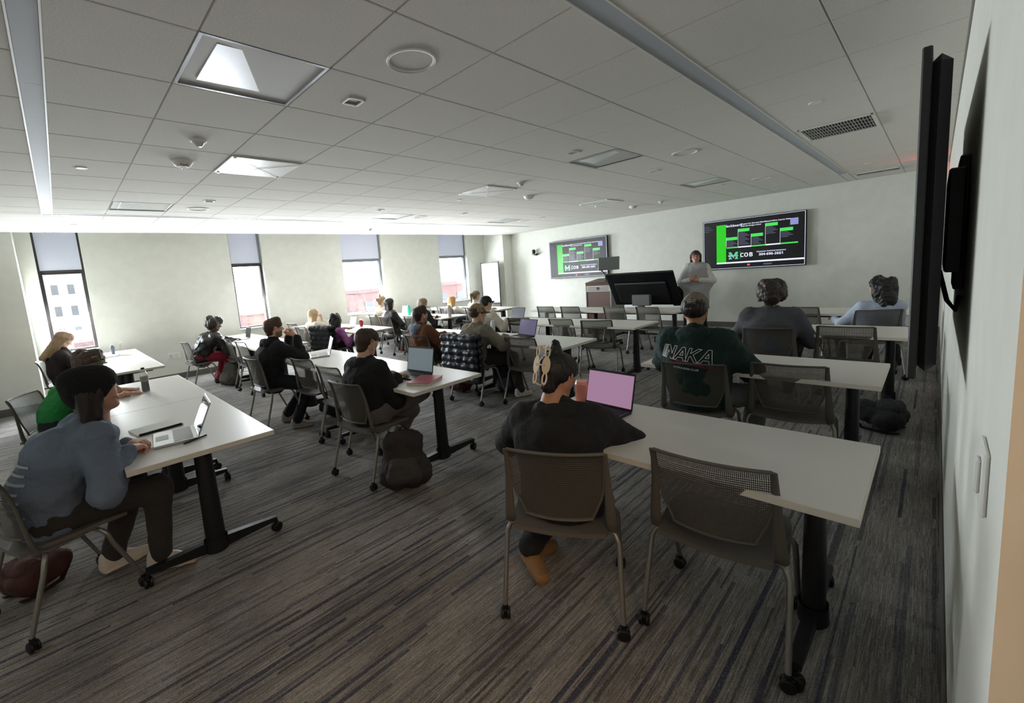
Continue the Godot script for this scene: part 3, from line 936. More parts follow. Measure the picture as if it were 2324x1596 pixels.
var chair0: Node3D
func _bk(ys: Array, hw: Array, zc: Array, i: int, s: float) -> Vector3:
	return Vector3(s * hw[i], ys[i], zc[i] - 0.032 * s * s)
func make_chair(label: String) -> Node3D:
	var t := thing("mesh_chair", label, "chair")
	M.mesh_back = mat(rgb(84, 80, 73), 0.6, 0.0, {"albedo_texture": perforation(), "transparency": BaseMaterial3D.TRANSPARENCY_ALPHA_SCISSOR, "alpha_scissor_threshold": 0.5, "uv1_scale": Vector3(64, 46, 1)})
	# seat pan
	var rows := []
	for i in 9:
		var f := i / 8.0
		var z := lerpf(0.205, -0.235, f)
		var line := []
		for j in 11:
			var s := j / 5.0 - 1.0
			var hw := lerpf(0.205, 0.232, smoothstep(0.0, 0.5, f)) - 0.03 * smoothstep(0.8, 1.0, f)
			var y := 0.452 - 0.012 * (1.0 - s * s) * (1.0 - f) - 0.02 * smoothstep(0.75, 1.0, f) * f + 0.006 * absf(s)
			line.append(Vector3(s * hw, y, z))
		line.reverse()
		rows.append(line)
	obj("seat", MB.new().sheet(rows, 0.02), M.seat, t)
	# backrest panel with its perforations
	var ys := [0.832, 0.815, 0.79, 0.74, 0.69, 0.64, 0.6, 0.56, 0.525, 0.5]
	var hw_ := [0.205, 0.206, 0.206, 0.205, 0.203, 0.198, 0.188, 0.172, 0.158, 0.148]
	var zc := [0.268, 0.252, 0.242, 0.228, 0.218, 0.21, 0.205, 0.201, 0.198, 0.197]
	rows = []
	for i in ys.size():
		var line := []
		for j in 13: line.append(_bk(ys, hw_, zc, i, 1.0 - j / 6.0))
		line.reverse()
		rows.append(line)
	obj("backrest", MB.new().sheet(rows), M.mesh_back, t, "perforated grey plastic panel")
	var rim := MB.new()
	var path := []
	for j in 13: path.append(_bk(ys, hw_, zc, 0, j / 6.0 - 1.0))
	rim.tube(path, [0.009], 8, true, 0.8)
	path = []
	for j in 13: path.append(_bk(ys, hw_, zc, 9, j / 6.0 - 1.0))
	rim.tube(path, [0.012], 8, true, 0.6)
	for s in [-1.0, 1.0]:
		path = []
		for i in ys.size(): path.append(_bk(ys, hw_, zc, i, s))
		rim.tube(path, [0.0065], 8, true, 1.0)
	obj("back_rim", rim, M.shell, t)
	for s in [-1.0, 1.0]:      # flat uprights that grow out of the seat sides
		var up := []
		for q in [[0.832, 0.236, 0.212, 0.011], [0.78, 0.212, 0.213, 0.012], [0.68, 0.188, 0.217, 0.015], [0.58, 0.176, 0.222, 0.02], [0.5, 0.168, 0.226, 0.024], [0.45, 0.155, 0.228, 0.026], [0.432, 0.12, 0.228, 0.024], [0.43, 0.02, 0.228, 0.016], [0.434, -0.08, 0.226, 0.01]]:
			up.append([Vector3(s * q[2], q[0], q[1]), q[3]])
		var a := []
		var r := []
		for u in up:
			a.append(u[0]); r.append(u[1])
		obj("upright", MB.new().tube(a, r, 10, true, 0.42, Vector3(0, 0, 1)), M.shell, t)
	# bent tube legs
	var cm := caster(0.027).mesh()
	for s in [-1.0, 1.0]:
		for q in [[[0.1, 0.425, 0.1], [0.2, 0.424, 0.115], [0.237, 0.415, 0.127], [0.252, 0.385, 0.142], [0.256, 0.33, 0.155], [0.262, 0.068, 0.238]], [[0.1, 0.42, -0.06], [0.2, 0.419, -0.085], [0.233, 0.41, -0.1], [0.246, 0.38, -0.116], [0.248, 0.32, -0.132], [0.25, 0.068, -0.235]]]:
			var p := []
			for c in q: p.append(Vector3(c[0] * s, c[1], c[2]))
			var leg := obj("leg", MB.new().tube(p, [0.0115], 10), M.steel, t, "bent grey steel tube")
			var e: Vector3 = p[-1]
			var c := obj("caster", cm, M.rubber, leg)
			c.position = Vector3(e.x, 0, e.z)
			c.rotation.y = 0.7 * s + e.z * 4.0
	obj("seat_frame", MB.new().tube([Vector3(-0.17, 0.425, 0.1), Vector3(0.17, 0.425, 0.1)], [0.011], 8).tube([Vector3(-0.17, 0.42, -0.06), Vector3(0.17, 0.42, -0.06)], [0.011], 8), M.powder, t)
	return t

# x, z of the middle of the back's top edge, turn in degrees, label
var CHAIRS := {
	"c1": [-1.09, -1.42, 28, "occupied grey mesh chair turned aside under the person with the hair claw"],
	"c2": [-0.575, -1.70, 5, "empty grey mesh chair beside the person with the hair claw"],
	"c3": [-1.21, -3.29, 7, "grey mesh chair of the person in the green lettered hoodie"],
	"c4": [-0.67, -3.50, 4, "empty grey mesh chair beside the green lettered hoodie"],
	"c5": [-1.15, -5.15, 9, "grey mesh chair of the dark-haired person in a grey shirt"],
	"c6": [-0.58, -5.40, 0, "empty grey mesh chair beside the person in a grey shirt"],
	"c7": [-1.25, -7.12, -5, "empty grey mesh chair at the front table beside the person in pale blue"],
	"c8": [-0.43, -6.84, 25, "grey mesh chair of the curly-haired person in pale blue"],
	"c9": [-5.47, -7.13, -3, "empty front-row mesh chair at the end of the table by the lectern"],
	"c10": [-4.88, -7.13, -1, "empty front-row mesh chair directly before the lectern"],
	"c11": [-3.95, -7.12, -6, "empty front-row mesh chair before the tilted monitor's stand"],
	"c12": [-3.33, -7.10, -10, "empty front-row mesh chair nearest the presenter"],
	"c13": [-3.88, -5.40, -1, "empty mesh chair between two empty ones at the third-row centre table"],
	"c14": [-3.24, -5.36, 16, "empty mesh chair turned aside at the aisle end of the third-row table"],
	"c15": [-4.70, -5.40, 6, "empty mesh chair beside the person in a black cap and white sweater"],
	"c16": [-3.30, -3.78, 5, "empty mesh chair beside the person in the tan cap"],
	"c17": [-4.01, -3.52, 3, "mesh chair with a navy puffer jacket over its back"],
	"c18": [-4.86, -3.44, 8, "mesh chair of the man in the brown jacket"],
	"c19": [-5.50, -3.74, -10, "empty mesh chair next to the man in the brown jacket"],
	"c20": [-5.45, -1.50, 4, "mesh chair of the bearded man with clasped hands"],
	"c21": [-4.74, -1.80, 8, "empty mesh chair between the two men in black hoodies"],
	"c22": [-4.02, -1.76, 4, "empty mesh chair half hidden behind the boy in striped trousers"],
	"c23": [-3.20, -1.52, 7, "mesh chair of the boy in striped trousers, backpack beside it"],
	"c24": [-8.78, -1.43, 4, "mesh chair of the person in red trousers"],
	"c25": [-8.32, -1.96, 0, "empty mesh chair behind the grey rucksack"],
	"c26": [-7.50, -1.95, 4, "empty mesh chair at the aisle end of the table with red trousers' laptop"],
	"c27": [-9.72, -3.62, 5, "empty mesh chair beside the blonde in a white sweater, by the window wall"],
	"c28": [-8.62, -3.36, 5, "mesh chair of the blonde in a white sweater"],
	"c29": [-7.56, -3.36, 12, "mesh chair with a black jacket over its back"],
	"c30": [-8.17, -5.02, 0, "mesh chair of the long-haired person in a black leather jacket"],
	"c31": [-9.22, -5.34, -5, "mesh chair of the person in beige with a dark hair claw"],
	"c32": [-7.50, -5.22, 4, "mesh chair of the person with a blonde bob"],
	"c33": [-9.55, -7.18, -4, "empty mesh chair near the easel at the far window table"],
	"c34": [-5.63, 0.36, -26, "mesh chair of the person in the green cap"],
	"c35": [-8.92, 0.33, -8, "mesh chair of the long-haired person by the narrow window"],
	"c36": [-3.11, 0.41, 19, "mesh chair of the person in a black beanie"],
	"c37": [-8.12, -6.72, 6, "mesh chair of the person with long ginger hair"],
	"c38": [-7.36, -6.84, 2, "mesh chair of the person with a ponytail"],
	"c39": [-5.33, -4.95, 4, "mesh chair of the person in a black cap and white sweater"],
	"c40": [-8.85, -7.18, 0, "empty mesh chair next to the person with long ginger hair"],
}
func furniture() -> void:
	var tabs := [
		[-0.893, -2.113, "white table with the glass of pink drink"], [-0.958, -3.90, "white table of the person in the green lettered hoodie"], [-0.871, -5.82, "white table of the person in a grey shirt"], [-0.9, -7.58, "white front table before the person in pale blue"],
		[-3.575, -0.495, "white table with the silver laptop and clasped hands"], [-5.091, -0.495, "white table with the cola bottle"],
		[-3.478, -2.23, "white table with the red book"], [-4.994, -2.23, "white table with the silver laptop showing a photo"],
		[-3.506, -4.195, "white table of the person in the tan cap"], [-5.022, -4.195, "white table of the man in the brown jacket"],
		[-3.471, -5.81, "empty white third-row table at the aisle"], [-4.987, -5.81, "white table of the person in a black cap"],
		[-3.65, -7.585, "white front-row table before the tilted monitor"], [-5.166, -7.585, "white front-row table before the lectern"],
		[-7.61, -0.52, "empty white table at the aisle by the narrow windows"], [-9.13, -0.52, "white table with the drink can by the narrow window"],
		[-7.54, -2.40, "white aisle table joined to the one with red trousers' laptop"], [-9.06, -2.40, "white table of the person in red trousers"],
		[-7.68, -4.075, "white table with the red drink"], [-9.2, -4.075, "white table of the blonde in a white sweater"],
		[-7.78, -6.04, "white table with the tall steel tumbler"], [-9.3, -6.04, "white table with the teal bottle"],
		[-7.67, -7.655, "white far window table at the aisle"], [-9.19, -7.655, "white far window table beside the easel"]]
	var first: Node3D
	for q in tabs:
		var p := Vector3(q[0], 0, q[1])
		if first == null: first = make_table(q[2], p)
		else: copy(first, p, 0.0, q[2], "white tables on casters")
	for k in CHAIRS:
		var q: Array = CHAIRS[k]
		var a := deg_to_rad(q[2])
		var p := Vector3(q[0], 0, q[1]) + Vector3(-sin(a), 0, -cos(a)) * 0.25
		if chair0 == null:
			chair0 = make_chair(q[3])
			chair0.position = p
			chair0.rotation.y = a
			chair0.set_meta("group", "grey mesh chairs on casters")
		else: copy(chair0, p, a, q[3], "grey mesh chairs on casters")
func seat_of(k: String) -> Vector3:
	var q: Array = CHAIRS[k]
	var a := deg_to_rad(q[2])
	return Vector3(q[0], 0, q[1]) + Vector3(-sin(a), 0, -cos(a)) * 0.275

# ---------------------------------------------------------------- people
var head_fine: Dictionary
var head_plain: Dictionary
var hands := {}
var shoe_shape: Dictionary
func head_prims() -> Array:
	var p := [
		cap(Vector3(0, 0.038, -0.016), Vector3(0, 0.036, 0.03), 0.076, 0.079, 0.02),
		cap(Vector3(0, 0.0, -0.035), Vector3(0, -0.05, -0.04), 0.058, 0.046, 0.03),
		cap(Vector3(0, -0.088, -0.062), Vector3(0, -0.09, -0.066), 0.02, 0.018, 0.022),
		cap(Vector3(-0.034, 0.03, -0.078), Vector3(0.034, 0.03, -0.078), 0.013, 0.013, 0.02),
		cap(Vector3(0, 0.014, -0.09), Vector3(0, -0.022, -0.107), 0.0075, 0.0115, 0.012),
		cap(Vector3(0, -0.055, 0.01), Vector3(0, -0.16, 0.035), 0.052, 0.056, 0.03)]
	for s in [-1.0, 1.0]:
		p.append(cap(Vector3(s * 0.053, -0.035, 0.0), Vector3(s * 0.02, -0.085, -0.052), 0.022, 0.019, 0.025))
		p.append(cap(Vector3(s * 0.037, -0.014, -0.066), Vector3(s * 0.03, -0.03, -0.066), 0.018, 0.016, 0.02))
		p.append(cap(Vector3(s * 0.031, 0.009, -0.104), Vector3(s * 0.031, 0.009, -0.108), 0.0165, 0.0165, 0.012, Vector3.ZERO, 1.0, true))
	for s in [-1.0, 1.0]:
		p.append(cap(Vector3(s * 0.01, -0.027, -0.096), Vector3(s * 0.011, -0.027, -0.094), 0.008, 0.008, 0.006))
		p.append(cap(Vector3(s * 0.079, 0.014, 0.012), Vector3(s * 0.076, -0.024, 0.004), 0.016, 0.011, 0.008, Vector3(s, 0, 0.35).normalized(), 2.4))
	p.append(cap(Vector3(-0.017, -0.05, -0.083), Vector3(0.017, -0.05, -0.083), 0.0075, 0.0075, 0.008))
	p.append(cap(Vector3(-0.014, -0.061, -0.082), Vector3(0.014, -0.061, -0.082), 0.0075, 0.0075, 0.006))
	return p
func hand_prims(curl: float, spread := 1.0) -> Array:
	var p := [cap(Vector3(0, 0, 0.02), Vector3(0, 0, -0.03), 0.024, 0.024, 0.02, Vector3.UP, 1.35)]
	for x in [-0.024, -0.008, 0.008, 0.023]: p.append(cap(Vector3(x * 0.7, 0, -0.02), Vector3(x * 1.1, 0, -0.08), 0.0155, 0.0125, 0.012))
	var bases := [Vector3(-0.029, 0.002, -0.088), Vector3(-0.0095, 0.004, -0.093), Vector3(0.0105, 0.002, -0.089), Vector3(0.029, -0.002, -0.08)]
	var lens := [0.068, 0.076, 0.071, 0.055]
	for k in 4:
		var a: Vector3 = bases[k]
		var ang := curl * 0.6
		var yaw: float = (k - 1.4) * 0.07 * spread
		for s in 3:
			var l: float = lens[k] * [0.46, 0.3, 0.26][s]
			var d := Vector3(sin(yaw) * cos(ang), -sin(ang), -cos(yaw) * cos(ang))
			var b: Vector3 = a + d * l
			p.append(cap(a, b, 0.0095 - 0.0006 * s, 0.0088 - 0.0007 * s, 0.004))
			a = b
			ang += curl * (1.1 if s == 0 else 0.8)
	p.append(cap(Vector3(-0.018, -0.006, -0.016), Vector3(-0.045, -0.014, -0.045), 0.0145, 0.0115, 0.008))
	p.append(cap(Vector3(-0.045, -0.014, -0.045), Vector3(-0.054, -0.018 - curl * 0.012, -0.075), 0.0108, 0.0098, 0.004))
	p.append(cap(Vector3(-0.054, -0.018 - curl * 0.012, -0.075), Vector3(-0.05 + curl * 0.012, -0.022 - curl * 0.02, -0.098), 0.0098, 0.0082, 0.004))
	return p
func people_shapes() -> void:
	head_fine = {"prims": head_prims(), "cell": 0.005}
	head_plain = {"prims": head_prims(), "cell": 0.0085}
	sdf(head_fine); sdf(head_plain)
	for q in [["rest", 0.32], ["curl", 0.95], ["flat", 0.12]]:
		hands[q[0]] = {"prims": hand_prims(q[1]), "cell": 0.0042}
		sdf(hands[q[0]])
	shoe_shape = {"prims": [
		cap(Vector3(0, -0.042, 0.045), Vector3(0, -0.046, -0.08), 0.033, 0.03, 0.02, Vector3.RIGHT, 0.88), cap(Vector3(0, -0.046, -0.08), Vector3(0.004, -0.05, -0.15), 0.031, 0.026, 0.02, Vector3.RIGHT, 0.74),
		cap(Vector3(0, 0.005, 0.03), Vector3(0, -0.025, -0.05), 0.042, 0.034, 0.03), cap(Vector3(0, -0.064, 0.055), Vector3(0, -0.066, -0.09), 0.014, 0.014, 0.008, Vector3.RIGHT, 0.34), cap(Vector3(0, -0.066, -0.09), Vector3(0.003, -0.066, -0.16), 0.014, 0.012, 0.008, Vector3.RIGHT, 0.34)], "cell": 0.007}
	sdf(shoe_shape)

func ik(a: Vector3, b: Vector3, l1: float, l2: float, pole: Vector3) -> Vector3:
	var d := b - a
	var l := clampf(d.length(), 0.05, (l1 + l2) * 0.999)
	var u := d.normalized()
	var x := (l1 * l1 - l2 * l2 + l * l) / (2.0 * l)
	var h := sqrt(maxf(l1 * l1 - x * x, 0.0))
	var w := (pole - u * pole.dot(u)).normalized()
	return a + u * x + w * h

func hair_prims(style: String, len_: float, rng: RandomNumberGenerator) -> Array:
	var p := [cap(Vector3(0, 0.045, -0.022), Vector3(0, 0.04, 0.03), 0.083, 0.087, 0.02)]
	if style == "afro": p = [cap(Vector3(0, 0.052, -0.012), Vector3(0, 0.035, 0.035), 0.094, 0.1, 0.02), cap(Vector3(0, 0.0, 0.05), Vector3(0, -0.05, 0.05), 0.08, 0.065, 0.03)]
	if style in ["short", "crew"]: p = [cap(Vector3(0, 0.047, -0.02), Vector3(0, 0.038, 0.03), 0.081 if style == "crew" else 0.085, 0.084, 0.02), cap(Vector3(0, 0.0, 0.045), Vector3(0, -0.045, 0.045), 0.062, 0.052, 0.02)]
	if style in ["short"]: p.append(cap(Vector3(-0.03, 0.105, -0.06), Vector3(0.035, 0.105, -0.05), 0.028, 0.03, 0.03))
	if style == "fringe": p.append(cap(Vector3(-0.03, 0.075, -0.088), Vector3(0.03, 0.08, -0.085), 0.025, 0.022, 0.02))
	if style in ["long", "bob", "curly", "wavy"]:
		for x in [-0.062, -0.022, 0.022, 0.062]:
			p.append(cap(Vector3(x, 0.02, 0.05), Vector3(x * 1.25, -len_, 0.085), 0.044, 0.026, 0.03))
		for s in [-1.0, 1.0]: p.append(cap(Vector3(s * 0.07, 0.03, -0.01), Vector3(s * 0.084, -len_ * 0.85, 0.03), 0.024, 0.018, 0.03))
	if style in ["curly", "afro", "wavy"]:
		for k in (90 if style != "wavy" else 30):
			var a := rng.randf() * TAU
			var y := rng.randf_range(-len_ if style != "afro" else -0.03, 0.12)
			var rr := 0.078 if y < 0.05 else 0.078 * sqrt(maxf(0.0, 1.0 - pow((y - 0.05) / 0.09, 2)))
			if style == "afro": rr *= 1.12
			var z := 0.02 + cos(a) * rr * 1.18
			if z < -0.02 and y < 0.06: continue
			var c := Vector3(sin(a) * rr, y, z)
			var r := rng.randf_range(0.018, 0.034)
			p.append(cap(c, c + Vector3(rng.randf_range(-0.01, 0.01), -0.02, 0), r, r * 0.8, 0.035))
	if style == "bun": p.append_array([cap(Vector3(0, 0.06, 0.105), Vector3(0, 0.05, 0.13), 0.036, 0.03, 0.02), cap(Vector3(0.0, 0.13, 0.05), Vector3(-0.01, 0.165, 0.045), 0.03, 0.022, 0.02), cap(Vector3(0.0, 0.02, 0.08), Vector3(0, -0.05, 0.07), 0.045, 0.04, 0.03)])
	if style == "ponytail": p.append_array([cap(Vector3(0, 0.07, 0.1), Vector3(0, 0.05, 0.15), 0.02, 0.026, 0.02), cap(Vector3(0, 0.05, 0.15), Vector3(0, -0.13, 0.15), 0.028, 0.018, 0.02), cap(Vector3(0, 0, 0.05), Vector3(0, -0.04, 0.05), 0.06, 0.05, 0.02)])
	var up := 0.0 if style in ["long", "bob", "curly", "wavy", "bun", "ponytail"] else -0.008
	p.append(cap(Vector3(-0.022, -0.04 + up, -0.088), Vector3(0.022, -0.04 + up, -0.088), 0.08, 0.08, 0.012, Vector3.ZERO, 1.0, true))
	if style in ["short", "crew", "bun", "ponytail", "under_cap"]:
		for s in [-1.0, 1.0]: p.append(cap(Vector3(s * 0.088, -0.03, -0.005), Vector3(s * 0.088, 0.005, -0.005), 0.032, 0.024, 0.01, Vector3.ZERO, 1.0, true))
	return p

func cap_hat(parent: Node, ht: Transform3D, crown_m: Material, brim_m: Material, backwards := false, opening := true) -> Node3D:
	var rows := []
	for i in 9:
		var th := PI * 0.5 * i / 8.0
		var line := []
		for j in 25:
			var a := TAU * j / 24.0
			var st := Vector3(sin(a) * 0.091, 0, cos(a) * 0.112) * sin(th + 0.0001)
			var y := 0.036 + 0.105 * cos(th) + (0.012 if cos(a) < -0.5 else 0.0) * sin(th)
			line.append(ht * (st + Vector3(0, y, 0.006)))
		rows.append(line)
	var o := obj("cap", MB.new().sheet(rows, 0.003), crown_m, parent)
	rows = []
	var sgn := 1.0 if backwards else -1.0
	for i in 6:
		var f := i / 5.0
		var line := []
		for j in 15:
			var a := lerpf(-1.05, 1.05, j / 14.0)
			var x := sin(a) * 0.09
			var z := -cos(a) * 0.108 - f * 0.072 * pow(cos(a * 1.35), 0.6) if absf(a) < 1.16 else 0.0
			var y := 0.04 - 0.018 * f - 0.018 * (x / 0.09) * (x / 0.09)
			line.append(ht * Vector3(x * (-sgn), y, (z + 0.006) * (1.0 if not backwards else -1.0)))
		rows.append(line)
	if backwards: rows.reverse()
	rows.reverse()
	obj("brim", MB.new().sheet(rows, 0.004), brim_m, o)
	var b := MB.new()
	b.ball(ht * Vector3(0, 0.142, 0.006), Vector3.ONE * 0.007, 8)
	obj("button", b, crown_m, o)
	for k in 6:      # stitched seams between the crown panels
		var a := TAU * k / 6.0 + 0.52
		var pts := []
		for i in 9:
			var th := 0.08 + (PI * 0.5 - 0.08) * i / 8.0
			pts.append(ht * (Vector3(sin(a) * 0.0918, 0, cos(a) * 0.1128) * sin(th) + Vector3(0, 0.0365 + 0.1055 * cos(th), 0.006)))
		obj("seam", MB.new().tube(pts, [0.0013], 5), brim_m, o)
	if opening:      # gap over the strap at the back
		var pts := PackedVector2Array()
		for i in 13:
			var a := PI * i / 12.0
			pts.append(Vector2(cos(a) * 0.036, sin(a) * 0.03))
		obj("strap_gap", MB.new().prism(ht * Transform3D(Basis.from_euler(Vector3(-0.14, 0, 0)), Vector3(0, 0.05, 0.1145)), pts, 0.008), M.black_soft, o)
	return o

var P_seed := 1
func person(q: Dictionary) -> Node3D:
	P_seed += 17
	var rng := RandomNumberGenerator.new()
	rng.seed = P_seed
	var seat: Vector3 = q.seat
	var base := Vector3(seat.x, 0, seat.z)
	var yaw := deg_to_rad(q.yaw)
	var f := Vector3(-sin(yaw), 0, -cos(yaw))
	var r := Vector3(cos(yaw), 0, -sin(yaw))
	var U := Vector3.UP
	var root := thing("person", q.label, "person", base)
	var cell: float = q.get("cell", 0.014)
	var sc: float = q.get("size", 1.0)
	var head: Vector3 = q.head - base
	var hs: float = q.get("head_size", 1.0) * lerpf(1.0, sc, 0.5)
	var look: Vector2 = q.get("look", Vector2.ZERO)
	var hb := Basis(U, yaw + deg_to_rad(look.x)) * Basis(Vector3.RIGHT, deg_to_rad(look.y)) * Basis(Vector3(0, 0, 1), deg_to_rad(q.get("roll", 0.0)))
	var ht := Transform3D(hb.scaled(Vector3.ONE * hs), head)
	var hip: Vector3 = q.get("hip", Vector3(0, 0.53, 0) - f * 0.03)
	var neck: Vector3 = head - U * 0.155 * hs - f * q.get("neck_back", 0.03)
	var lean: Vector3 = (neck - hip).normalized()
	var tl: float = (neck - hip).length()
	var waist: Vector3 = hip.lerp(neck, 0.3) - f * q.get("slump", 0.035)
	var chest: Vector3 = hip.lerp(neck, 0.66) - f * q.get("slump", 0.035) * 0.8
	var yoke: Vector3 = hip.lerp(neck, 0.9)
	var tr := Basis(U, deg_to_rad(q.get("twist", 0.0))) * r
	var sh := [yoke + tr * 0.168 * sc - U * 0.012, yoke - tr * 0.168 * sc - U * 0.012]
	var lo: float = q.get("loose", 0.008)
	# arms
	var wrists := []
	var elbows := []
	var poles: Array = q.get("poles", [Vector3.ZERO, Vector3.ZERO])
	for k in 2:
		var s := 1.0 if k == 0 else -1.0
		var w: Vector3 = q.hands[k][0] - base
		var lim := 0.55 * sc
		if (w - sh[k]).length() > lim: w = sh[k] + (w - sh[k]).normalized() * lim
		wrists.append(w)
		var pole: Vector3 = poles[k] if poles[k] != Vector3.ZERO else (-U * 0.8 + r * s * 0.55 - f * 0.25)
		elbows.append(ik(sh[k], w, 0.3 * sc, 0.265 * sc, pole))
	# legs
	var ankles := []
	var knees := []
	for k in 2:
		var s := 1.0 if k == 0 else -1.0
		var hp := hip + r * s * 0.085
		var a: Vector3
		if q.has("feet"): a = q.feet[k][0] - base
		else: a = hip + f * 0.44 + r * s * 0.13
		a.y = 0.085 if not q.has("feet") or q.feet[k].size() < 3 else q.feet[k][2]
		ankles.append(a)
		knees.append(ik(hp, a, 0.43 * sc, 0.43 * sc, q.get("knee_pole", f * 0.7 + U * 0.8 + r * s * 0.25)))
	# clothes
	var top := [
		cap(hip - U * 0.03, waist, 0.128 * sc + lo, 0.118 * sc + lo, 0.05, tr, 0.76),
		cap(waist, chest, 0.116 * sc + lo, 0.128 * sc + lo, 0.06, tr, 0.76),
		cap(chest, yoke - U * 0.03, 0.126 * sc + lo, 0.085 * sc + lo, 0.06, tr, 0.7),
		cap(sh[0] - U * 0.005, sh[1] - U * 0.005, 0.058 * sc + lo * 0.6, 0.058 * sc + lo * 0.6, 0.06),
		cap(yoke, neck + U * 0.035, 0.07, 0.058, 0.045)]
	for k in 2:
		var cuff: Vector3 = wrists[k].lerp(elbows[k], 0.08)
		var stop: float = q.get("sleeve", 1.0)
		top.append(cap(sh[k], elbows[k], 0.06 * sc + lo, 0.049 * sc + lo, 0.05))
		if stop >= 1.0:
			top.append(cap(elbows[k], cuff, 0.049 * sc + lo, 0.035 * sc + lo * 0.7, 0.03))
	if q.has("top_extra"): top.append_array(q.top_extra)
	var tj := {"prims": top, "cell": cell, "amp": q.get("wrinkle", 0.008), "freq": 9.0, "seed": P_seed}
	sdf(tj)
	var tm: Material = q.top
	q.field = top
	obj(q.get("top_name", "sweatshirt"), to_mb(tj), tm, root)
	var legs := [cap(hip + r * 0.08, hip - r * 0.08, 0.118 * sc, 0.118 * sc, 0.05)]
	for k in 2:
		var s := 1.0 if k == 0 else -1.0
		legs.append(cap(hip + r * s * 0.085, knees[k], 0.088 * sc + lo * 0.5, 0.062 * sc + lo * 0.5, 0.05))
		legs.append(cap(knees[k], ankles[k] + U * 0.02, 0.06 * sc + lo * 0.5, 0.044 * sc + lo * 0.7, 0.03))
	var lj := {"prims": legs, "cell": cell, "amp": 0.008, "freq": 8.0, "seed": P_seed + 5}
	sdf(lj)
	obj("trousers", to_mb(lj), q.legs, root)
	# the body inside the clothes, with head and hands
	var core := [cap(hip, waist, 0.1 * sc, 0.095 * sc, 0.05, tr, 0.8), cap(waist, chest, 0.095 * sc, 0.105 * sc, 0.05, tr, 0.8), cap(chest, yoke - U * 0.04, 0.1 * sc, 0.06 * sc, 0.05, tr, 0.75), cap(sh[0], sh[1], 0.042 * sc, 0.042 * sc, 0.04), cap(yoke, neck + U * 0.06, 0.05, 0.053, 0.04)]
	for k in 2:
		var s := 1.0 if k == 0 else -1.0
		core.append_array([cap(sh[k], elbows[k], 0.045 * sc, 0.037 * sc, 0.03), cap(elbows[k], wrists[k], 0.038 * sc, 0.026, 0.03), cap(hip + r * s * 0.085, knees[k], 0.07 * sc, 0.05 * sc, 0.04), cap(knees[k], ankles[k], 0.047 * sc, 0.034 * sc, 0.03)])
	var cj := {"prims": core, "cell": 0.02 if q.get("sleeve", 1.0) >= 1.0 else 0.012}
	sdf(cj)
	var skin: Color = q.skin
	var sl := skin.srgb_to_linear()
	var body := to_mb(cj, sl)
	body.colored = true
	var hd: Dictionary = head_fine if cell < 0.0145 else head_plain
	var hm := to_mb(hd)
	var hair_c: Color = q.get("hair_color", rgb(40, 30, 25))
	var hl := hair_c.srgb_to_linear()
	var lip := Color(sl.r * 0.85, sl.g * 0.55, sl.b * 0.55)
	for i in hm.v.size():
		var p := hm.v[i]
		var c := sl
		if absf(p.x) < 0.024 and p.y < -0.044 and p.y > -0.068 and p.z < -0.08: c = lip
		elif p.z < -0.075 and p.y > 0.026 and p.y < 0.036 and absf(p.x) > 0.012 and absf(p.x) < 0.05: c = hl
		elif q.has("beard") and p.z < 0.005 and p.y < -0.035 - maxf(0.0, -p.z - 0.05) * 0.2 and p.y > -0.115 and absf(p.x) > 0.0: c = sl.lerp(hl, q.beard)
		elif q.has("moustache") and absf(p.x) < 0.03 and p.y < -0.034 and p.y > -0.046 and p.z < -0.07: c = hl
		hm.col[i] = c
	body.add(hm, ht)
	var eyes := MB.new()
	for s in [-1.0, 1.0]:
		eyes.cur = Color(0.72, 0.7, 0.68)
		eyes.ball(Vector3(s * 0.031, 0.009, -0.079), Vector3.ONE * 0.0125, 12)
		eyes.cur = Color(0.03, 0.02, 0.015)
		eyes.ball(Vector3(s * 0.031, 0.009, -0.0855), Vector3(0.006, 0.006, 0.0068), 10)
		eyes.cur = sl
		eyes.ball(Vector3(s * 0.031, 0.0145, -0.0795), Vector3(0.0145, 0.0095, 0.0125), 10)
	body.add(eyes, ht)
	for k in 2:
		var h: Array = q.hands[k]
		var dir: Vector3 = h[1].normalized()
		var pn: Vector3 = h[2]          # back of the hand points this way
		pn = (pn - dir * pn.dot(dir)).normalized()
		var bx := dir.cross(pn).normalized()
		if k == 1: bx = -bx
		var hj: Dictionary = hands[h[3] if h.size() > 3 else "rest"]
		body.add(to_mb(hj, sl), Transform3D(Basis(bx, pn, -dir).scaled(Vector3.ONE * lerpf(1.0, sc, 0.7)), wrists[k]))
	obj("body", body, mat(Color.WHITE, 0.55, 0.0, {"vertex_color_use_as_albedo": true, "subsurf_scatter_enabled": true, "subsurf_scatter_strength": 0.08}), root)
	# shoes
	if q.get("shoes", true):
		for k in 2:
			var dir: Vector3 = f
			if q.has("feet") and q.feet[k].size() > 1: dir = q.feet[k][1].normalized()
			var b := Basis(dir.cross(U).normalized(), U, -dir.slide(U).normalized())
			if absf(dir.y) > 0.02: b = Basis(b.x, dir.angle_to(dir.slide(U)) * (1.0 if dir.y > 0 else -1.0)) * b
			var m := MB.new().add(to_mb(shoe_shape), Transform3D(b.scaled(Vector3.ONE * sc * q.get("shoe_size", 1.0)), ankles[k] + U * (0.08 * sc * q.get("shoe_size", 1.0) - 0.085)))
			obj("shoe", m, q.get("shoe", cloth(rgb(60, 58, 56))), root)
	# hair
	var style: String = q.get("hair", "short")
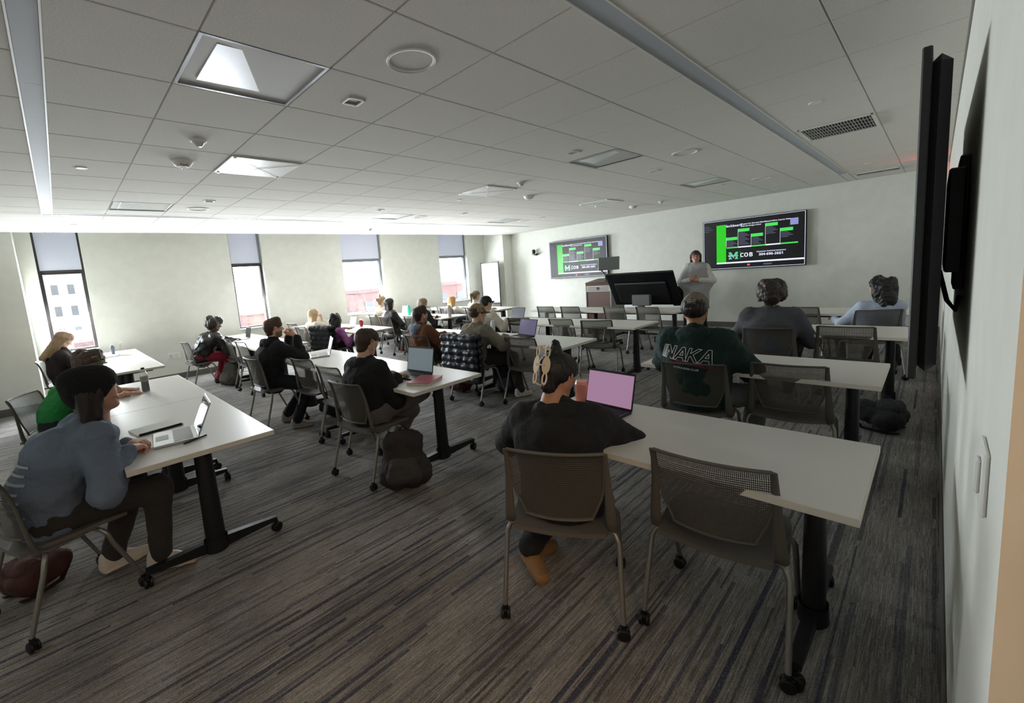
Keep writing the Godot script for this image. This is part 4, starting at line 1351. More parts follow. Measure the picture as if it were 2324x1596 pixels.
	if style != "none":
		var hp := []
		for p in hair_prims(style, q.get("hair_len", 0.2), rng): hp.append([ht * p[0], ht * p[1], p[2] * hs, p[3] * hs, p[4], p[5], p[6], p[7]])
		if q.has("hair_extra"):
			for p in q.hair_extra: hp.append([ht * p[0], ht * p[1], p[2] * hs, p[3] * hs, p[4], p[5], p[6], p[7]])
		var curly := style in ["curly", "afro", "wavy"]
		var hj := {"prims": hp, "cell": minf(cell * 0.62, 0.009), "amp": 0.009 if curly else 0.0055, "freq": 34.0 if curly else 70.0, "seed": P_seed, "stretch": Vector3(1, 0.7, 1) if curly else Vector3(1, 0.12, 1)}
		sdf(hj)
		obj("hair", to_mb(hj), mat(hair_c, 0.5), root)
	# hood lying on the back
	if q.get("hood", false):
		var ub := Basis(U, yaw)
		var hp := [cap(neck + f * 0.03 + r * 0.055 - U * 0.015, neck - f * 0.06 + r * 0.075, 0.03, 0.036, 0.03), cap(neck + f * 0.03 - r * 0.055 - U * 0.015, neck - f * 0.06 - r * 0.075, 0.03, 0.036, 0.03), cap(neck - f * 0.075 + r * 0.06 + U * 0.005, neck - f * 0.075 - r * 0.06 + U * 0.005, 0.038, 0.038, 0.04), cap(neck - f * 0.095 - U * 0.01, neck - f * 0.115 - U * 0.13 - lean * 0.02, 0.05, 0.026, 0.05, r, 0.6)]
		var hj := {"prims": hp, "cell": cell * 0.8, "amp": 0.008, "freq": 14.0, "seed": P_seed + 3}
		sdf(hj)
		obj("hood", to_mb(hj), q.get("hood_m", tm), root)
	q.ht = ht; q.root = root; q.f = f; q.r = r; q.neck = neck; q.wrists = wrists; q.base = base
	return root
func hands_on_table(x: float, z: float, dx := 0.13, y := 0.765, mode := "rest") -> Array:
	return [[Vector3(x + dx, y, z), Vector3(-0.35, -0.12, -1), Vector3.UP, mode], [Vector3(x - dx, y, z), Vector3(0.35, -0.12, -1), Vector3.UP, mode]]

func on_surface(prims: Array, p: Vector3, d: Vector3) -> Vector3:      # march from p along d to the cloth
	for k in 40:
		var s := field_at(prims, p)
		if s < 0.0015: break
		p += d * maxf(s * 0.75, 0.001)
	return p
# a line of print laid on the cloth: points (u, v) in metres across and up from the origin of frame t, which looks along -z of t
func print_line(prims: Array, t: Transform3D, pts: Array, width: float, m: MB, lift := 0.006) -> void:
	for i in pts.size() - 1:
		var a: Vector2 = pts[i]; var b: Vector2 = pts[i + 1]
		var n := maxi(1, int((b - a).length() / 0.012))
		var nn := (b - a).normalized().orthogonal() * width * 0.5
		var dir := -t.basis.z
		for k in n:
			var p := a.lerp(b, float(k) / n); var q := a.lerp(b, float(k + 1) / n)
			var c := []
			for w in [p - nn, q - nn, q + nn, p + nn]:
				c.append(on_surface(prims, t * Vector3(w.x, w.y, 0), dir) - dir * lift)
			if (c[1] - c[0]).cross(c[2] - c[0]).dot(-dir) > 0: m.quad(c[0], c[1], c[2], c[3])
			else: m.quad(c[3], c[2], c[1], c[0])

func people() -> void:
	people_shapes()
	var fair := rgb(222, 178, 152)
	var rosy := rgb(206, 156, 132)
	var tan := rgb(176, 126, 98)
	var deep := rgb(110, 74, 55)
	var denim := cloth(rgb(52, 58, 72))
	var dark := cloth(rgb(34, 34, 38))
	var white_shoe := mat(rgb(214, 206, 194), 0.6)
	var q: Dictionary
	# the man in a black beanie
	q = {"label": "person in a black beanie and washed blue sweatshirt, hands clasped on the table", "seat": seat_of("c36"), "yaw": 12, "head": on_x(216, 893, -3.18), "look": Vector2(-6, 8), "cell": 0.011, "loose": 0.022, "wrinkle": 0.014, "slump": 0.07,
		"hands": [[Vector3(-3.05, 0.785, -0.16), Vector3(-0.62, -0.05, -0.6), Vector3(0.35, 0.9, 0.2), "curl"], [Vector3(-3.24, 0.775, -0.19), Vector3(0.75, 0.05, -0.5), Vector3(-0.2, 0.95, 0.1), "curl"]],
		"feet": [[Vector3(-3.13, 0, -0.235), Vector3(0.42, 0, -0.9)], [Vector3(-3.37, 0, -0.03), Vector3(-0.22, 0, -0.95)]],
		"top": cloth(rgb(112, 124, 142), 0.92), "legs": cloth(rgb(58, 54, 52), 0.95), "shoe": white_shoe, "shoe_size": 1.05, "skin": rosy, "hair": "bob", "hair_len": 0.14, "hair_color": rgb(36, 27, 24), "beard": 0.25, "neck_back": 0.045}
	var pr := person(q)
	var ht: Transform3D = q.ht
	var bj := {"prims": [], "cell": 0.0065, "amp": 0.0022, "freq": 160.0, "stretch": Vector3(1, 0.05, 1)}
	for p in [cap(Vector3(0, 0.06, -0.018), Vector3(0, 0.06, 0.03), 0.098, 0.102, 0.02), cap(Vector3(0, 0.09, 0.04), Vector3(0, 0.1, 0.075), 0.075, 0.06, 0.03), cap(Vector3(0, 0.02, 0.035), Vector3(0, 0.03, 0.0), 0.1, 0.092, 0.02), cap(Vector3(-0.02, -0.055, -0.1), Vector3(0.02, -0.055, -0.1), 0.088, 0.088, 0.008, Vector3.ZERO, 1.0, true), cap(Vector3(-0.05, -0.14, 0.0), Vector3(0.05, -0.14, 0.0), 0.115, 0.115, 0.006, Vector3.ZERO, 1.0, true)]: bj.prims.append([ht * p[0], ht * p[1], p[2], p[3], p[4], p[5], p[6], p[7]])
	sdf(bj)
	obj("beanie", to_mb(bj), cloth(rgb(22, 21, 21), 0.95), pr)
	var tp := MB.new()         # worn print down the back of the sweatshirt
	var fr := Transform3D(Basis(q.r, Vector3.UP, -q.f), q.neck - q.f * 0.45 - Vector3.UP * 0.12)
	for k in 7:
		tp = MB.new()
		print_line(q.field, fr, [Vector2(-0.1 + 0.012 * (k % 3), -0.04 * k), Vector2(0.09 - 0.015 * (k % 2), -0.04 * k - 0.006)], 0.012, tp, 0.009)
		obj("back_print", tp, mat(rgb(176, 180, 184), 0.9), pr)
	# green cap
	q = {"label": "person in a bright green T-shirt and olive cap turning to look back", "seat": seat_of("c34"), "yaw": -18, "head": on_x(207, 828, -5.45), "look": Vector2(-40, -4), "cell": 0.012, "loose": 0.02, "wrinkle": 0.014, "sleeve": 0.0, "slump": 0.06,
		"hands": hands_on_table(-5.2, -0.32, 0.15), "top": cloth(rgb(38, 136, 66), 0.9), "top_name": "t_shirt", "legs": dark, "skin": rosy, "hair": "curly", "hair_len": 0.11, "hair_color": rgb(74, 52, 38), "moustache": true, "beard": 0.18, "neck_back": 0.05}
	pr = person(q)
	cap_hat(pr, q.ht, cloth(rgb(98, 108, 72), 0.85), cloth(rgb(84, 94, 62), 0.85), false, false)
	letters(pr, "MARSHALL", 0.014, q.ht * Vector3(0.012, 0.088, -0.104), q.ht.basis * Basis.from_euler(Vector3(0.2, PI, 0)), mat(rgb(150, 158, 120), 0.8), 0.002, "cap_lettering")
	# long hair by the narrow window
	person({"label": "person with long light brown hair bowed over the window table", "seat": seat_of("c35"), "yaw": -8, "head": on_x(143, 772, -8.9), "look": Vector2(20, -34), "cell": 0.016, "hands": hands_on_table(-8.95, -0.3, 0.12), "top": cloth(rgb(40, 33, 32)), "top_name": "sweater", "legs": dark, "skin": fair, "hair": "long", "hair_len": 0.34, "hair_color": rgb(150, 122, 92), "slump": 0.05})
	# red trousers
	q = {"label": "person with short curls, black puffer jacket and red trousers, typing", "seat": seat_of("c24"), "yaw": 2, "head": on_x(487, 737, -8.75), "look": Vector2(0, -16), "cell": 0.014, "loose": 0.028, "wrinkle": 0.016, "hands": [[Vector3(-8.64, 0.785, -2.16), Vector3(-0.15, -0.1, -1), Vector3.UP, "rest"], [Vector3(-8.92, 0.785, -2.16), Vector3(0.15, -0.1, -1), Vector3.UP, "rest"]], "feet": [[Vector3(-8.66, 0, -1.95), Vector3(0, 0, -1)], [Vector3(-8.9, 0, -1.92), Vector3(0, 0, -1)]],
		"top": mat(rgb(30, 28, 32), 0.38), "top_name": "puffer_jacket", "legs": cloth(rgb(138, 28, 44)), "skin": deep, "hair": "afro", "hair_color": rgb(52, 43, 34)}
	person(q)
	# clasped hands at the mouth
	q = {"label": "bearded man in a black hoodie resting his mouth on clasped hands", "seat": seat_of("c20"), "yaw": 2, "head": on_x(621, 746, -5.42), "look": Vector2(-4, 2), "cell": 0.012, "loose": 0.018, "wrinkle": 0.012,
		"hands": [[Vector3(-5.31, 1.02, -2.02), Vector3(-0.55, 0.75, 0.05), Vector3(0.55, 0.4, -0.6), "curl"], [Vector3(-5.53, 1.02, -2.02), Vector3(0.6, 0.72, 0.05), Vector3(-0.55, 0.4, -0.6), "curl"]], "poles": [Vector3(0.35, -1, -0.35), Vector3(-0.35, -1, -0.35)],
		"feet": [[Vector3(-5.0, 0, -1.80), Vector3(0.35, 0, -0.9)], [Vector3(-5.36, 0, -1.82), Vector3(0.2, 0, -0.95)]], "top": cloth(rgb(24, 25, 28)), "top_name": "hoodie", "legs": cloth(rgb(22, 22, 26)), "shoe": mat(rgb(150, 140, 130), 0.7), "skin": fair, "hair": "short", "hair_color": rgb(84, 56, 40), "beard": 0.7, "hood": true}
	person(q)
	# striped trousers
	q = {"label": "boy in a black hoodie and striped grey trousers typing on a dark laptop", "seat": seat_of("c23"), "yaw": 6, "head": on_x(832, 778, -3.3), "look": Vector2(6, -14), "cell": 0.012, "loose": 0.018, "wrinkle": 0.012,
		"hands": [[Vector3(-3.2, 0.785, -2.03), Vector3(-0.25, -0.1, -1), Vector3.UP, "rest"], [Vector3(-3.46, 0.785, -2.03), Vector3(0.25, -0.1, -1), Vector3.UP, "rest"]], "feet": [[Vector3(-3.3, 0, -1.93), Vector3(-0.9, 0.1, -0.3), 0.4], [Vector3(-3.45, 0, -2.12), Vector3(0, 0, -1)]], "knee_pole": Vector3(0.62, 0.55, -0.75),
		"top": cloth(rgb(25, 25, 27)), "top_name": "hoodie", "legs": cloth(rgb(104, 98, 96), 0.85), "shoe": mat(rgb(190, 186, 180), 0.6), "skin": fair, "hair": "crew", "hair_color": rgb(66, 48, 37), "hood": true}
	pr = person(q)
	# window side
	person({"label": "person with straight blonde hair in a white sweater, hand at the chin", "seat": seat_of("c28"), "yaw": 2, "head": on_x(712, 715, -8.6), "look": Vector2(4, 2), "cell": 0.017, "hands": [[Vector3(-8.46, 0.92, -3.78), Vector3(-0.3, 0.8, -0.1), Vector3(0.3, 0.2, -0.9), "curl"], [Vector3(-8.74, 0.775, -3.84), Vector3(0.6, -0.1, -0.7), Vector3.UP]], "top": cloth(rgb(226, 216, 198)), "top_name": "sweater", "legs": denim, "skin": fair, "hair": "long", "hair_len": 0.24, "hair_color": rgb(196, 168, 128), "size": 0.95})
	person({"label": "person with long dark waves in a mauve sweater leaning to the table", "seat": seat_of("c29"), "yaw": 8, "head": on_x(762, 728, -7.58), "look": Vector2(34, -6), "cell": 0.015, "hands": [[Vector3(-7.28, 0.7, -3.86), Vector3(0.1, -0.3, -1), Vector3.UP], [Vector3(-7.72, 0.775, -3.86), Vector3(0.2, -0.1, -1), Vector3.UP]], "top": cloth(rgb(158, 92, 150)), "top_name": "sweater", "legs": dark, "skin": tan, "hair": "wavy", "hair_len": 0.22, "hair_color": rgb(38, 28, 25), "size": 0.95})
	person({"label": "person with long straight dark hair in a black leather jacket", "seat": seat_of("c30"), "yaw": -2, "head": on_x(884, 690, -8.15), "look": Vector2(0, 4), "cell": 0.017, "loose": 0.018, "hands": [[Vector3(-7.96, 0.67, -5.52), Vector3(-0.1, -0.1, -1), Vector3.UP], [Vector3(-8.25, 0.67, -5.52), Vector3(0.3, -0.1, -1), Vector3.UP]], "feet": [[Vector3(-8.0, 0, -5.5), Vector3(0.4, 0, -0.9)], [Vector3(-8.25, 0, -5.5), Vector3(0, 0, -1)]], "top": mat(rgb(46, 43, 42), 0.35, 0.0, {"heightmap_enabled": true, "heightmap_texture": cloth_relief, "heightmap_scale": 0.5, "uv1_triplanar": true, "uv1_scale": Vector3.ONE * 9}), "top_name": "leather_jacket", "legs": cloth(rgb(92, 92, 94)), "shoe": mat(rgb(132, 84, 66), 0.6), "skin": fair, "hair": "long", "hair_len": 0.34, "hair_color": rgb(34, 25, 22), "size": 0.96})
	q = {"label": "person in a beige sweater with a dark hair claw, behind the leather jacket", "seat": seat_of("c31"), "yaw": -3, "head": on_x(867, 684, -9.15), "look": Vector2(0, 0), "cell": 0.02, "hands": hands_on_table(-9.15, -5.8), "top": cloth(rgb(206, 192, 170)), "top_name": "sweater", "legs": denim, "skin": fair, "hair": "bun", "hair_color": rgb(170, 140, 104), "size": 0.96}
	pr = person(q)
	hair_claw(pr, q.ht, mat(rgb(30, 24, 24), 0.3), 0.8)
	q = {"label": "man in a brown jacket with a grey hood, hands folded on the table", "seat": seat_of("c18"), "yaw": -4, "head": on_x(954, 716, -4.88), "look": Vector2(-2, 6), "cell": 0.013, "loose": 0.024, "wrinkle": 0.014, "slump": 0.02, "hands": [[Vector3(-4.62, 0.785, -3.94), Vector3(-0.5, 0, -0.7), Vector3.UP, "curl"], [Vector3(-4.84, 0.785, -3.97), Vector3(0.6, 0, -0.7), Vector3.UP, "curl"]], "top": cloth(rgb(112, 70, 44)), "top_name": "jacket", "legs": denim, "skin": rosy, "hair": "short", "hair_color": rgb(54, 37, 31), "beard": 0.45, "hood": true, "hood_m": cloth(rgb(134, 146, 160))}
	pr = person(q)
	obj("earbud", MB.new().tube([q.ht * Vector3(0.083, -0.006, -0.004), q.ht * Vector3(0.085, -0.03, -0.012)], [0.005, 0.0035], 8), mat(rgb(240, 240, 240), 0.3), pr)
	person({"label": "person with a blonde bob in a black cardigan over white", "seat": seat_of("c32"), "yaw": 0, "head": on_x(960, 690, -7.5), "look": Vector2(-2, 2), "cell": 0.017, "hands": hands_on_table(-7.45, -5.8, 0.14), "top": cloth(rgb(32, 31, 33)), "top_name": "cardigan", "legs": dark, "skin": fair, "hair": "bob", "hair_len": 0.13, "hair_color": rgb(142, 118, 90), "size": 0.96})
	person({"label": "person with long ginger blonde hair in a white shirt by the far window", "seat": seat_of("c37"), "yaw": 4, "head": on_x(1026, 684, -8.1), "look": Vector2(-4, 2), "cell": 0.02, "hands": [[Vector3(-7.85, 0.775, -7.35), Vector3(0, -0.1, -1), Vector3.UP], [Vector3(-8.2, 0.775, -7.4), Vector3(0.3, -0.1, -1), Vector3.UP]], "top": cloth(rgb(222, 220, 214)), "top_name": "shirt", "legs": denim, "skin": fair, "hair": "long", "hair_len": 0.32, "hair_color": rgb(196, 148, 92), "size": 0.95})
	q = {"label": "man in a tan trucker cap and olive grey fleece leaning on the table", "seat": seat_of("c17"), "yaw": -6, "head": on_x(1084, 714, -3.98), "look": Vector2(-18, -2), "cell": 0.012, "loose": 0.026, "wrinkle": 0.014, "slump": 0.05, "hands": [[Vector3(-3.72, 0.785, -4.02), Vector3(-0.5, -0.05, -0.75), Vector3.UP], [Vector3(-4.1, 0.785, -4.08), Vector3(0.5, -0.05, -0.75), Vector3.UP]], "poles": [Vector3(0.9, -0.5, 0.2), Vector3(-0.6, -0.8, 0.2)], "feet": [[Vector3(-3.62, 0, -4.12), Vector3(0.3, 0, -0.95)], [Vector3(-4.05, 0, -4.2), Vector3(0, 0, -1)]], "top": cloth(rgb(128, 122, 106)), "top_name": "fleece", "legs": cloth(rgb(58, 54, 50)), "shoe": white_shoe, "skin": fair, "hair": "under_cap", "hair_color": rgb(74, 52, 40)}
	pr = person(q)
	cap_hat(pr, q.ht, cloth(rgb(164, 142, 106), 0.85), cloth(rgb(92, 92, 74), 0.85))
	person({"label": "person with a fair ponytail by the easel", "seat": seat_of("c38"), "yaw": 0, "head": on_x(1080, 672, -7.36), "look": Vector2(-6, 2), "cell": 0.02, "hands": hands_on_table(-7.3, -7.4), "top": cloth(rgb(196, 190, 180)), "top_name": "sweater", "legs": denim, "skin": fair, "hair": "ponytail", "hair_color": rgb(128, 112, 88), "size": 0.96})
	q = {"label": "person in a black cap and cream sweater behind an open laptop", "seat": seat_of("c39"), "yaw": 0, "head": on_x(1104, 690, -5.3), "look": Vector2(-10, 4), "cell": 0.014, "loose": 0.02, "hands": [[Vector3(-5.02, 0.785, -5.5), Vector3(-0.2, -0.05, -0.9), Vector3.UP], [Vector3(-5.38, 0.785, -5.55), Vector3(0.3, -0.05, -0.9), Vector3.UP]], "poles": [Vector3(0.8, -0.7, 0.1), Vector3(-0.6, -0.8, 0.2)], "top": cloth(rgb(206, 200, 184)), "top_name": "sweater", "legs": cloth(rgb(36, 36, 40)), "skin": fair, "hair": "under_cap", "hair_color": rgb(40, 31, 28)}
	pr = person(q)
	cap_hat(pr, q.ht, cloth(rgb(26, 24, 25), 0.8), cloth(rgb(26, 24, 25), 0.8))
	# hair claw
	q = {"label": "person in a black hoodie, hair held by a cream claw, at an open laptop", "seat": seat_of("c1"), "yaw": 20, "head": on_x(1266, 856, -1.3), "look": Vector2(-18, -18), "cell": 0.011, "loose": 0.024, "wrinkle": 0.012, "slump": 0.02,
		"hands": [[Vector3(-1.27, 0.79, -2.06), Vector3(-0.7, -0.05, -0.6), Vector3.UP], [Vector3(-1.55, 0.785, -1.95), Vector3(0.5, -0.05, -0.8), Vector3.UP]], "poles": [Vector3(1.0, -0.45, 0.15), Vector3(-0.7, -0.8, 0.2)],
		"feet": [[Vector3(-1.42, 0, -1.62), Vector3(0.55, 0.0, 0.3), 0.14], [Vector3(-1.5, 0, -1.72), Vector3(0.2, 0, -1)]], "knee_pole": Vector3(-0.3, 0.2, -1.0), "top": cloth(rgb(24, 24, 26)), "top_name": "hoodie", "legs": cloth(rgb(30, 30, 32)), "shoe": cloth(rgb(150, 112, 72)), "skin": tan, "hair": "bun", "hair_color": rgb(21, 18, 18), "hood": true}
	pr = person(q)
	hair_claw(pr, q.ht, mat(rgb(226, 206, 172), 0.35), 1.25)
	# lettered green hoodie
	q = {"label": "person in a dark green hoodie lettered INAKA and a khaki cap", "seat": seat_of("c3"), "yaw": 8, "head": on_x(1578, 707, -1.24), "look": Vector2(-4, 4), "cell": 0.011, "size": 1.06, "loose": 0.034, "wrinkle": 0.012, "slump": 0.02, "neck_back": 0.02,
		"hands": [[Vector3(-1.1, 0.785, -3.84), Vector3(-0.4, -0.05, -0.8), Vector3.UP], [Vector3(-1.42, 0.785, -3.86), Vector3(0.4, -0.05, -0.8), Vector3.UP]], "poles": [Vector3(0.9, -0.8, 0.1), Vector3(-0.8, -0.8, 0.1)], "feet": [[Vector3(-0.95, 0, -3.72), Vector3(0.2, 0, -1)], [Vector3(-1.4, 0, -3.9), Vector3(-0.1, 0, -1)]], "top": cloth(rgb(22, 48, 44)), "top_name": "hoodie", "legs": cloth(rgb(112, 112, 112)), "shoe": mat(rgb(150, 100, 86), 0.7), "skin": tan, "hair": "under_cap", "hair_color": rgb(33, 26, 24), "hood": true}
	pr = person(q)
	cap_hat(pr, q.ht, cloth(rgb(134, 124, 108), 0.85), cloth(rgb(134, 124, 108), 0.85))
	var cm := MB.new()
	for k in 2: cm.tube([q.ht * Vector3(-0.035 + 0.01 * k, 0.103 - 0.012 * k, 0.098 + 0.006 * k), q.ht * Vector3(0.0, 0.102 - 0.012 * k, 0.103 + 0.006 * k), q.ht * Vector3(0.035, 0.103 - 0.012 * k, 0.098 + 0.006 * k)], [0.0022], 5)
	obj("cap_embroidery", cm, mat(rgb(196, 188, 172), 0.8), pr)
	inaka(q, pr)
	person({"label": "broad person with dark tousled hair in a charcoal shirt, seen from behind", "seat": seat_of("c5"), "yaw": 6, "head": on_x(1752, 668, -1.17), "look": Vector2(0, -2), "cell": 0.013, "size": 1.14, "head_size": 1.0, "loose": 0.018, "slump": 0.04, "hands": hands_on_table(-1.2, -5.66, 0.1), "poles": [Vector3(0.9, -0.8, 0.1), Vector3(-0.9, -0.8, 0.1)], "top": cloth(rgb(74, 74, 80)), "top_name": "shirt", "legs": dark, "skin": fair, "hair": "afro", "hair_color": rgb(44, 30, 26)})
	q = {"label": "person with a dark curly mane in a pale blue sweater, looking to the displays", "seat": seat_of("c8"), "yaw": 22, "head": on_x(2000, 656, -0.44), "look": Vector2(40, 2), "cell": 0.015, "size": 0.98, "slump": 0.0, "hands": [[Vector3(-0.5, 0.68, -7.36), Vector3(-0.5, -0.1, -0.8), Vector3.UP], [Vector3(-0.9, 0.68, -7.25), Vector3(-0.2, -0.1, -1), Vector3.UP]], "top": cloth(rgb(178, 190, 208)), "top_name": "sweater", "legs": dark, "skin": rosy, "hair": "curly", "hair_len": 0.17, "hair_color": rgb(22, 18, 19), "head_size": 1.05}
	person(q)
	# the presenter
	var at := Vector3(-3.28, 0, -9.3)
	q = {"label": "presenter with dark bobbed hair and glasses in a pale grey poncho", "seat": at, "yaw": 197, "head": on_x(1579, 583, -3.28), "look": Vector2(4, 0), "cell": 0.012, "hip": Vector3(0, 0.93, 0), "slump": 0.0, "neck_back": 0.015, "loose": 0.012,
		"hands": [[at + Vector3(-0.06, 1.16, 0.27), Vector3(0.75, 0.25, 0.1), Vector3(0.1, 0.2, 0.9), "curl"], [at + Vector3(0.12, 1.15, 0.25), Vector3(-0.75, 0.2, 0.2), Vector3(0.1, 0.2, 0.9), "curl"]], "poles": [Vector3(-0.8, -1, -0.2), Vector3(0.8, -1, -0.2)],
		"feet": [[at + Vector3(-0.1, 0, 0.0), Vector3(-0.1, 0, 1)], [at + Vector3(0.13, 0, 0.02), Vector3(0.3, 0, 1)]], "knee_pole": Vector3(0.1, 0, 1), "top": cloth(rgb(226, 222, 216)), "top_name": "blouse", "legs": cloth(rgb(34, 28, 30)), "shoe": mat(rgb(40, 34, 34), 0.5), "skin": rosy, "hair": "bob", "hair_len": 0.1, "hair_color": rgb(62, 46, 40)}
	pr = person(q)
	var nk: Vector3 = q.neck
	var F: Vector3 = q.f
	var R: Vector3 = q.r
	var pj := {"prims": [cap(nk - Vector3.UP * 0.06, nk - Vector3.UP * 0.42, 0.12, 0.165, 0.05, R, 0.62), cap(nk - Vector3.UP * 0.42, nk - Vector3.UP * 0.72, 0.165, 0.17, 0.05, R, 0.72)], "cell": 0.012, "amp": 0.02, "freq": 5.0, "stretch": Vector3(1, 0.25, 1), "seed": 3}
	for s in [-1.0, 1.0]: pj.prims.append(cap(nk - Vector3.UP * 0.05 + R * s * 0.13, nk - Vector3.UP * 0.36 + R * s * 0.235, 0.075, 0.085, 0.05))
	pj.prims.append(cap(nk - Vector3.UP * 0.4 + F * 0.2 - R * 0.1, nk - Vector3.UP * 0.4 + F * 0.2 + R * 0.1, 0.06, 0.06, 0.03, Vector3.ZERO, 1.0, true))
	sdf(pj)
	obj("poncho", to_mb(pj), cloth(rgb(178, 178, 180)), pr)
	var g := MB.new()
	var hh: Transform3D = q.ht
	for s in [-1.0, 1.0]:
		var ring := []
		for k in 13: ring.append(hh * Vector3(s * 0.032 + cos(TAU * k / 12.0) * 0.024, 0.006 + sin(TAU * k / 12.0) * 0.017, -0.1))
		g.tube(ring, [0.0022], 6, false)
		g.tube([hh * Vector3(s * 0.056, 0.01, -0.099), hh * Vector3(s * 0.078, 0.012, -0.02), hh * Vector3(s * 0.078, 0.008, 0.01)], [0.002], 6)
	obj("glasses", g, mat(rgb(70, 24, 28), 0.3), pr)
	obj("lanyard", MB.new().tube([nk + R * 0.07 + F * 0.03, nk + F * 0.115 - Vector3.UP * 0.14 + R * 0.02, nk + F * 0.165 - Vector3.UP * 0.3], [0.004], 6).tube([nk - R * 0.07 + F * 0.03, nk + F * 0.115 - Vector3.UP * 0.14 - R * 0.02, nk + F * 0.165 - Vector3.UP * 0.3], [0.004], 6), M.black_soft, pr)

func hair_claw(parent: Node, ht: Transform3D, m: Material, s: float) -> void:
	var o: MeshInstance3D
	for side in [-1.0, 1.0]:
		var c := Vector3(side * 0.022 * s, 0.045, 0.155)
		var t := ht * Transform3D(Basis(Vector3.UP, side * 0.25), c)
		var disc := PackedVector2Array()
		for k in 20:
			var a := TAU * k / 20.0
			disc.append(Vector2(cos(a) * 0.0165 * s, sin(a) * 0.034 * s))
		var mb := MB.new().prism(t, disc, 0.006)
		for v in [-1.0, 1.0]:           # open loops above and below the disc
			var pts := []
			for k in 15:
				var a := TAU * k / 14.0
				pts.append(t * Vector3(sin(a) * 0.0085 * s, v * (0.052 + 0.022 * -cos(a)) * s, 0))
			mb.tube(pts, [0.0032 * s], 6, false)
			mb.tube([t * Vector3(0, v * 0.07 * s, 0), t * Vector3(-side * 0.012, v * 0.078 * s, -0.03)], [0.004 * s], 6)
		obj("hair_claw", mb, m, parent)
	obj("claw_spring", MB.new().tube([ht * Vector3(-0.02 * s, 0.045, 0.157), ht * Vector3(0.02 * s, 0.045, 0.157)], [0.006], 8), M.chrome, parent)

func inaka(q: Dictionary, pr: Node) -> void:
	var t := Transform3D(Basis(q.r, Vector3.UP, -q.f) * Basis(Vector3(0, 0, 1), -0.1), q.neck - q.f * 0.5 - Vector3.UP * 0.19 - q.r * 0.01)
	var glyphs := {"I": [[[0, 0], [0.16, 0], [0.36, 1], [0.2, 1], [0, 0]]], "N": [[[0, 0], [0.17, 0], [0.3, 0.62], [0.5, 0], [0.68, 0], [0.88, 1], [0.71, 1], [0.58, 0.38], [0.38, 1], [0.2, 1], [0, 0]]], "A": [[[-0.05, 0], [0.14, 0], [0.28, 0.22], [0.62, 0.22], [0.66, 0], [0.85, 0], [0.72, 1], [0.52, 1], [-0.05, 0]], [[0.38, 0.4], [0.6, 0.4], [0.57, 0.74], [0.38, 0.4]]], "K": [[[0, 0], [0.17, 0], [0.25, 0.38], [0.33, 0.44], [0.58, 0], [0.8, 0], [0.48, 0.55], [0.98, 1], [0.74, 1], [0.31, 0.62], [0.37, 1], [0.2, 1], [0, 0]]]}
	var x := -0.205
	var H := 0.098
	var m := MB.new()
	for c in [["I", 0.26], ["I", 0.1], ["N", 0.82], ["A", 0.86], ["K", 0.92], ["A", 0.8]]:
		if c[0] == "I" and x < -0.19: pass
		for outline in glyphs[c[0]]:
			var pts := []
			for g in outline: pts.append(Vector2(x + g[0] * H * 1.06, g[1] * H))
			print_line(q.field, t, pts, 0.0038, m)
		x += c[1] * H * 0.98 * (0.35 if c[0] == "I" and c[1] > 0.2 else 1.0)
	obj("hoodie_lettering", m, mat(rgb(232, 230, 226), 0.8), pr, "white outlined letters INAKA")
	var sw := MB.new()
	for k in 5: print_line(q.field, t, [Vector2(-0.16 + 0.02 * k, 0.006 - 0.005 * k), Vector2(0.0, -0.004 - 0.005 * k), Vector2(0.1, -0.022 - 0.003 * k), Vector2(0.2 - 0.02 * k, -0.03 - 0.001 * k)], 0.007, sw, 0.0045)
	obj("swoosh_print", sw, mat(rgb(122, 40, 84), 0.8), pr)
	# the small line below the letters
	var tm := TextMesh.new()
	tm.text = "INAKA RUN CLUB"
	var sf := SystemFont.new()
	sf.font_names = PackedStringArray(["Droid Sans"])
	sf.font_weight = 700
	tm.font = sf
	tm.font_size = 32
	tm.pixel_size = 0.0155 / 23.0
	tm.depth = 0.0004
	tm.curve_step = 4.0
	var a := tm.surface_get_arrays(0)
	var v: PackedVector3Array = a[Mesh.ARRAY_VERTEX]
	for i in v.size():
		var p := Vector3(v[i].x - 0.02, v[i].y - 0.058, 0)
		v[i] = on_surface(q.field, t * p, -t.basis.z) + t.basis.z * (0.006 + v[i].z)
	a[Mesh.ARRAY_VERTEX] = v
	var am := ArrayMesh.new()
	for k in tm.get_surface_count():
		if k == 0: am.add_surface_from_arrays(Mesh.PRIMITIVE_TRIANGLES, a)
	obj("small_lettering", am, mat(rgb(214, 212, 208), 0.8), pr, "white line reading INAKA RUN CLUB")

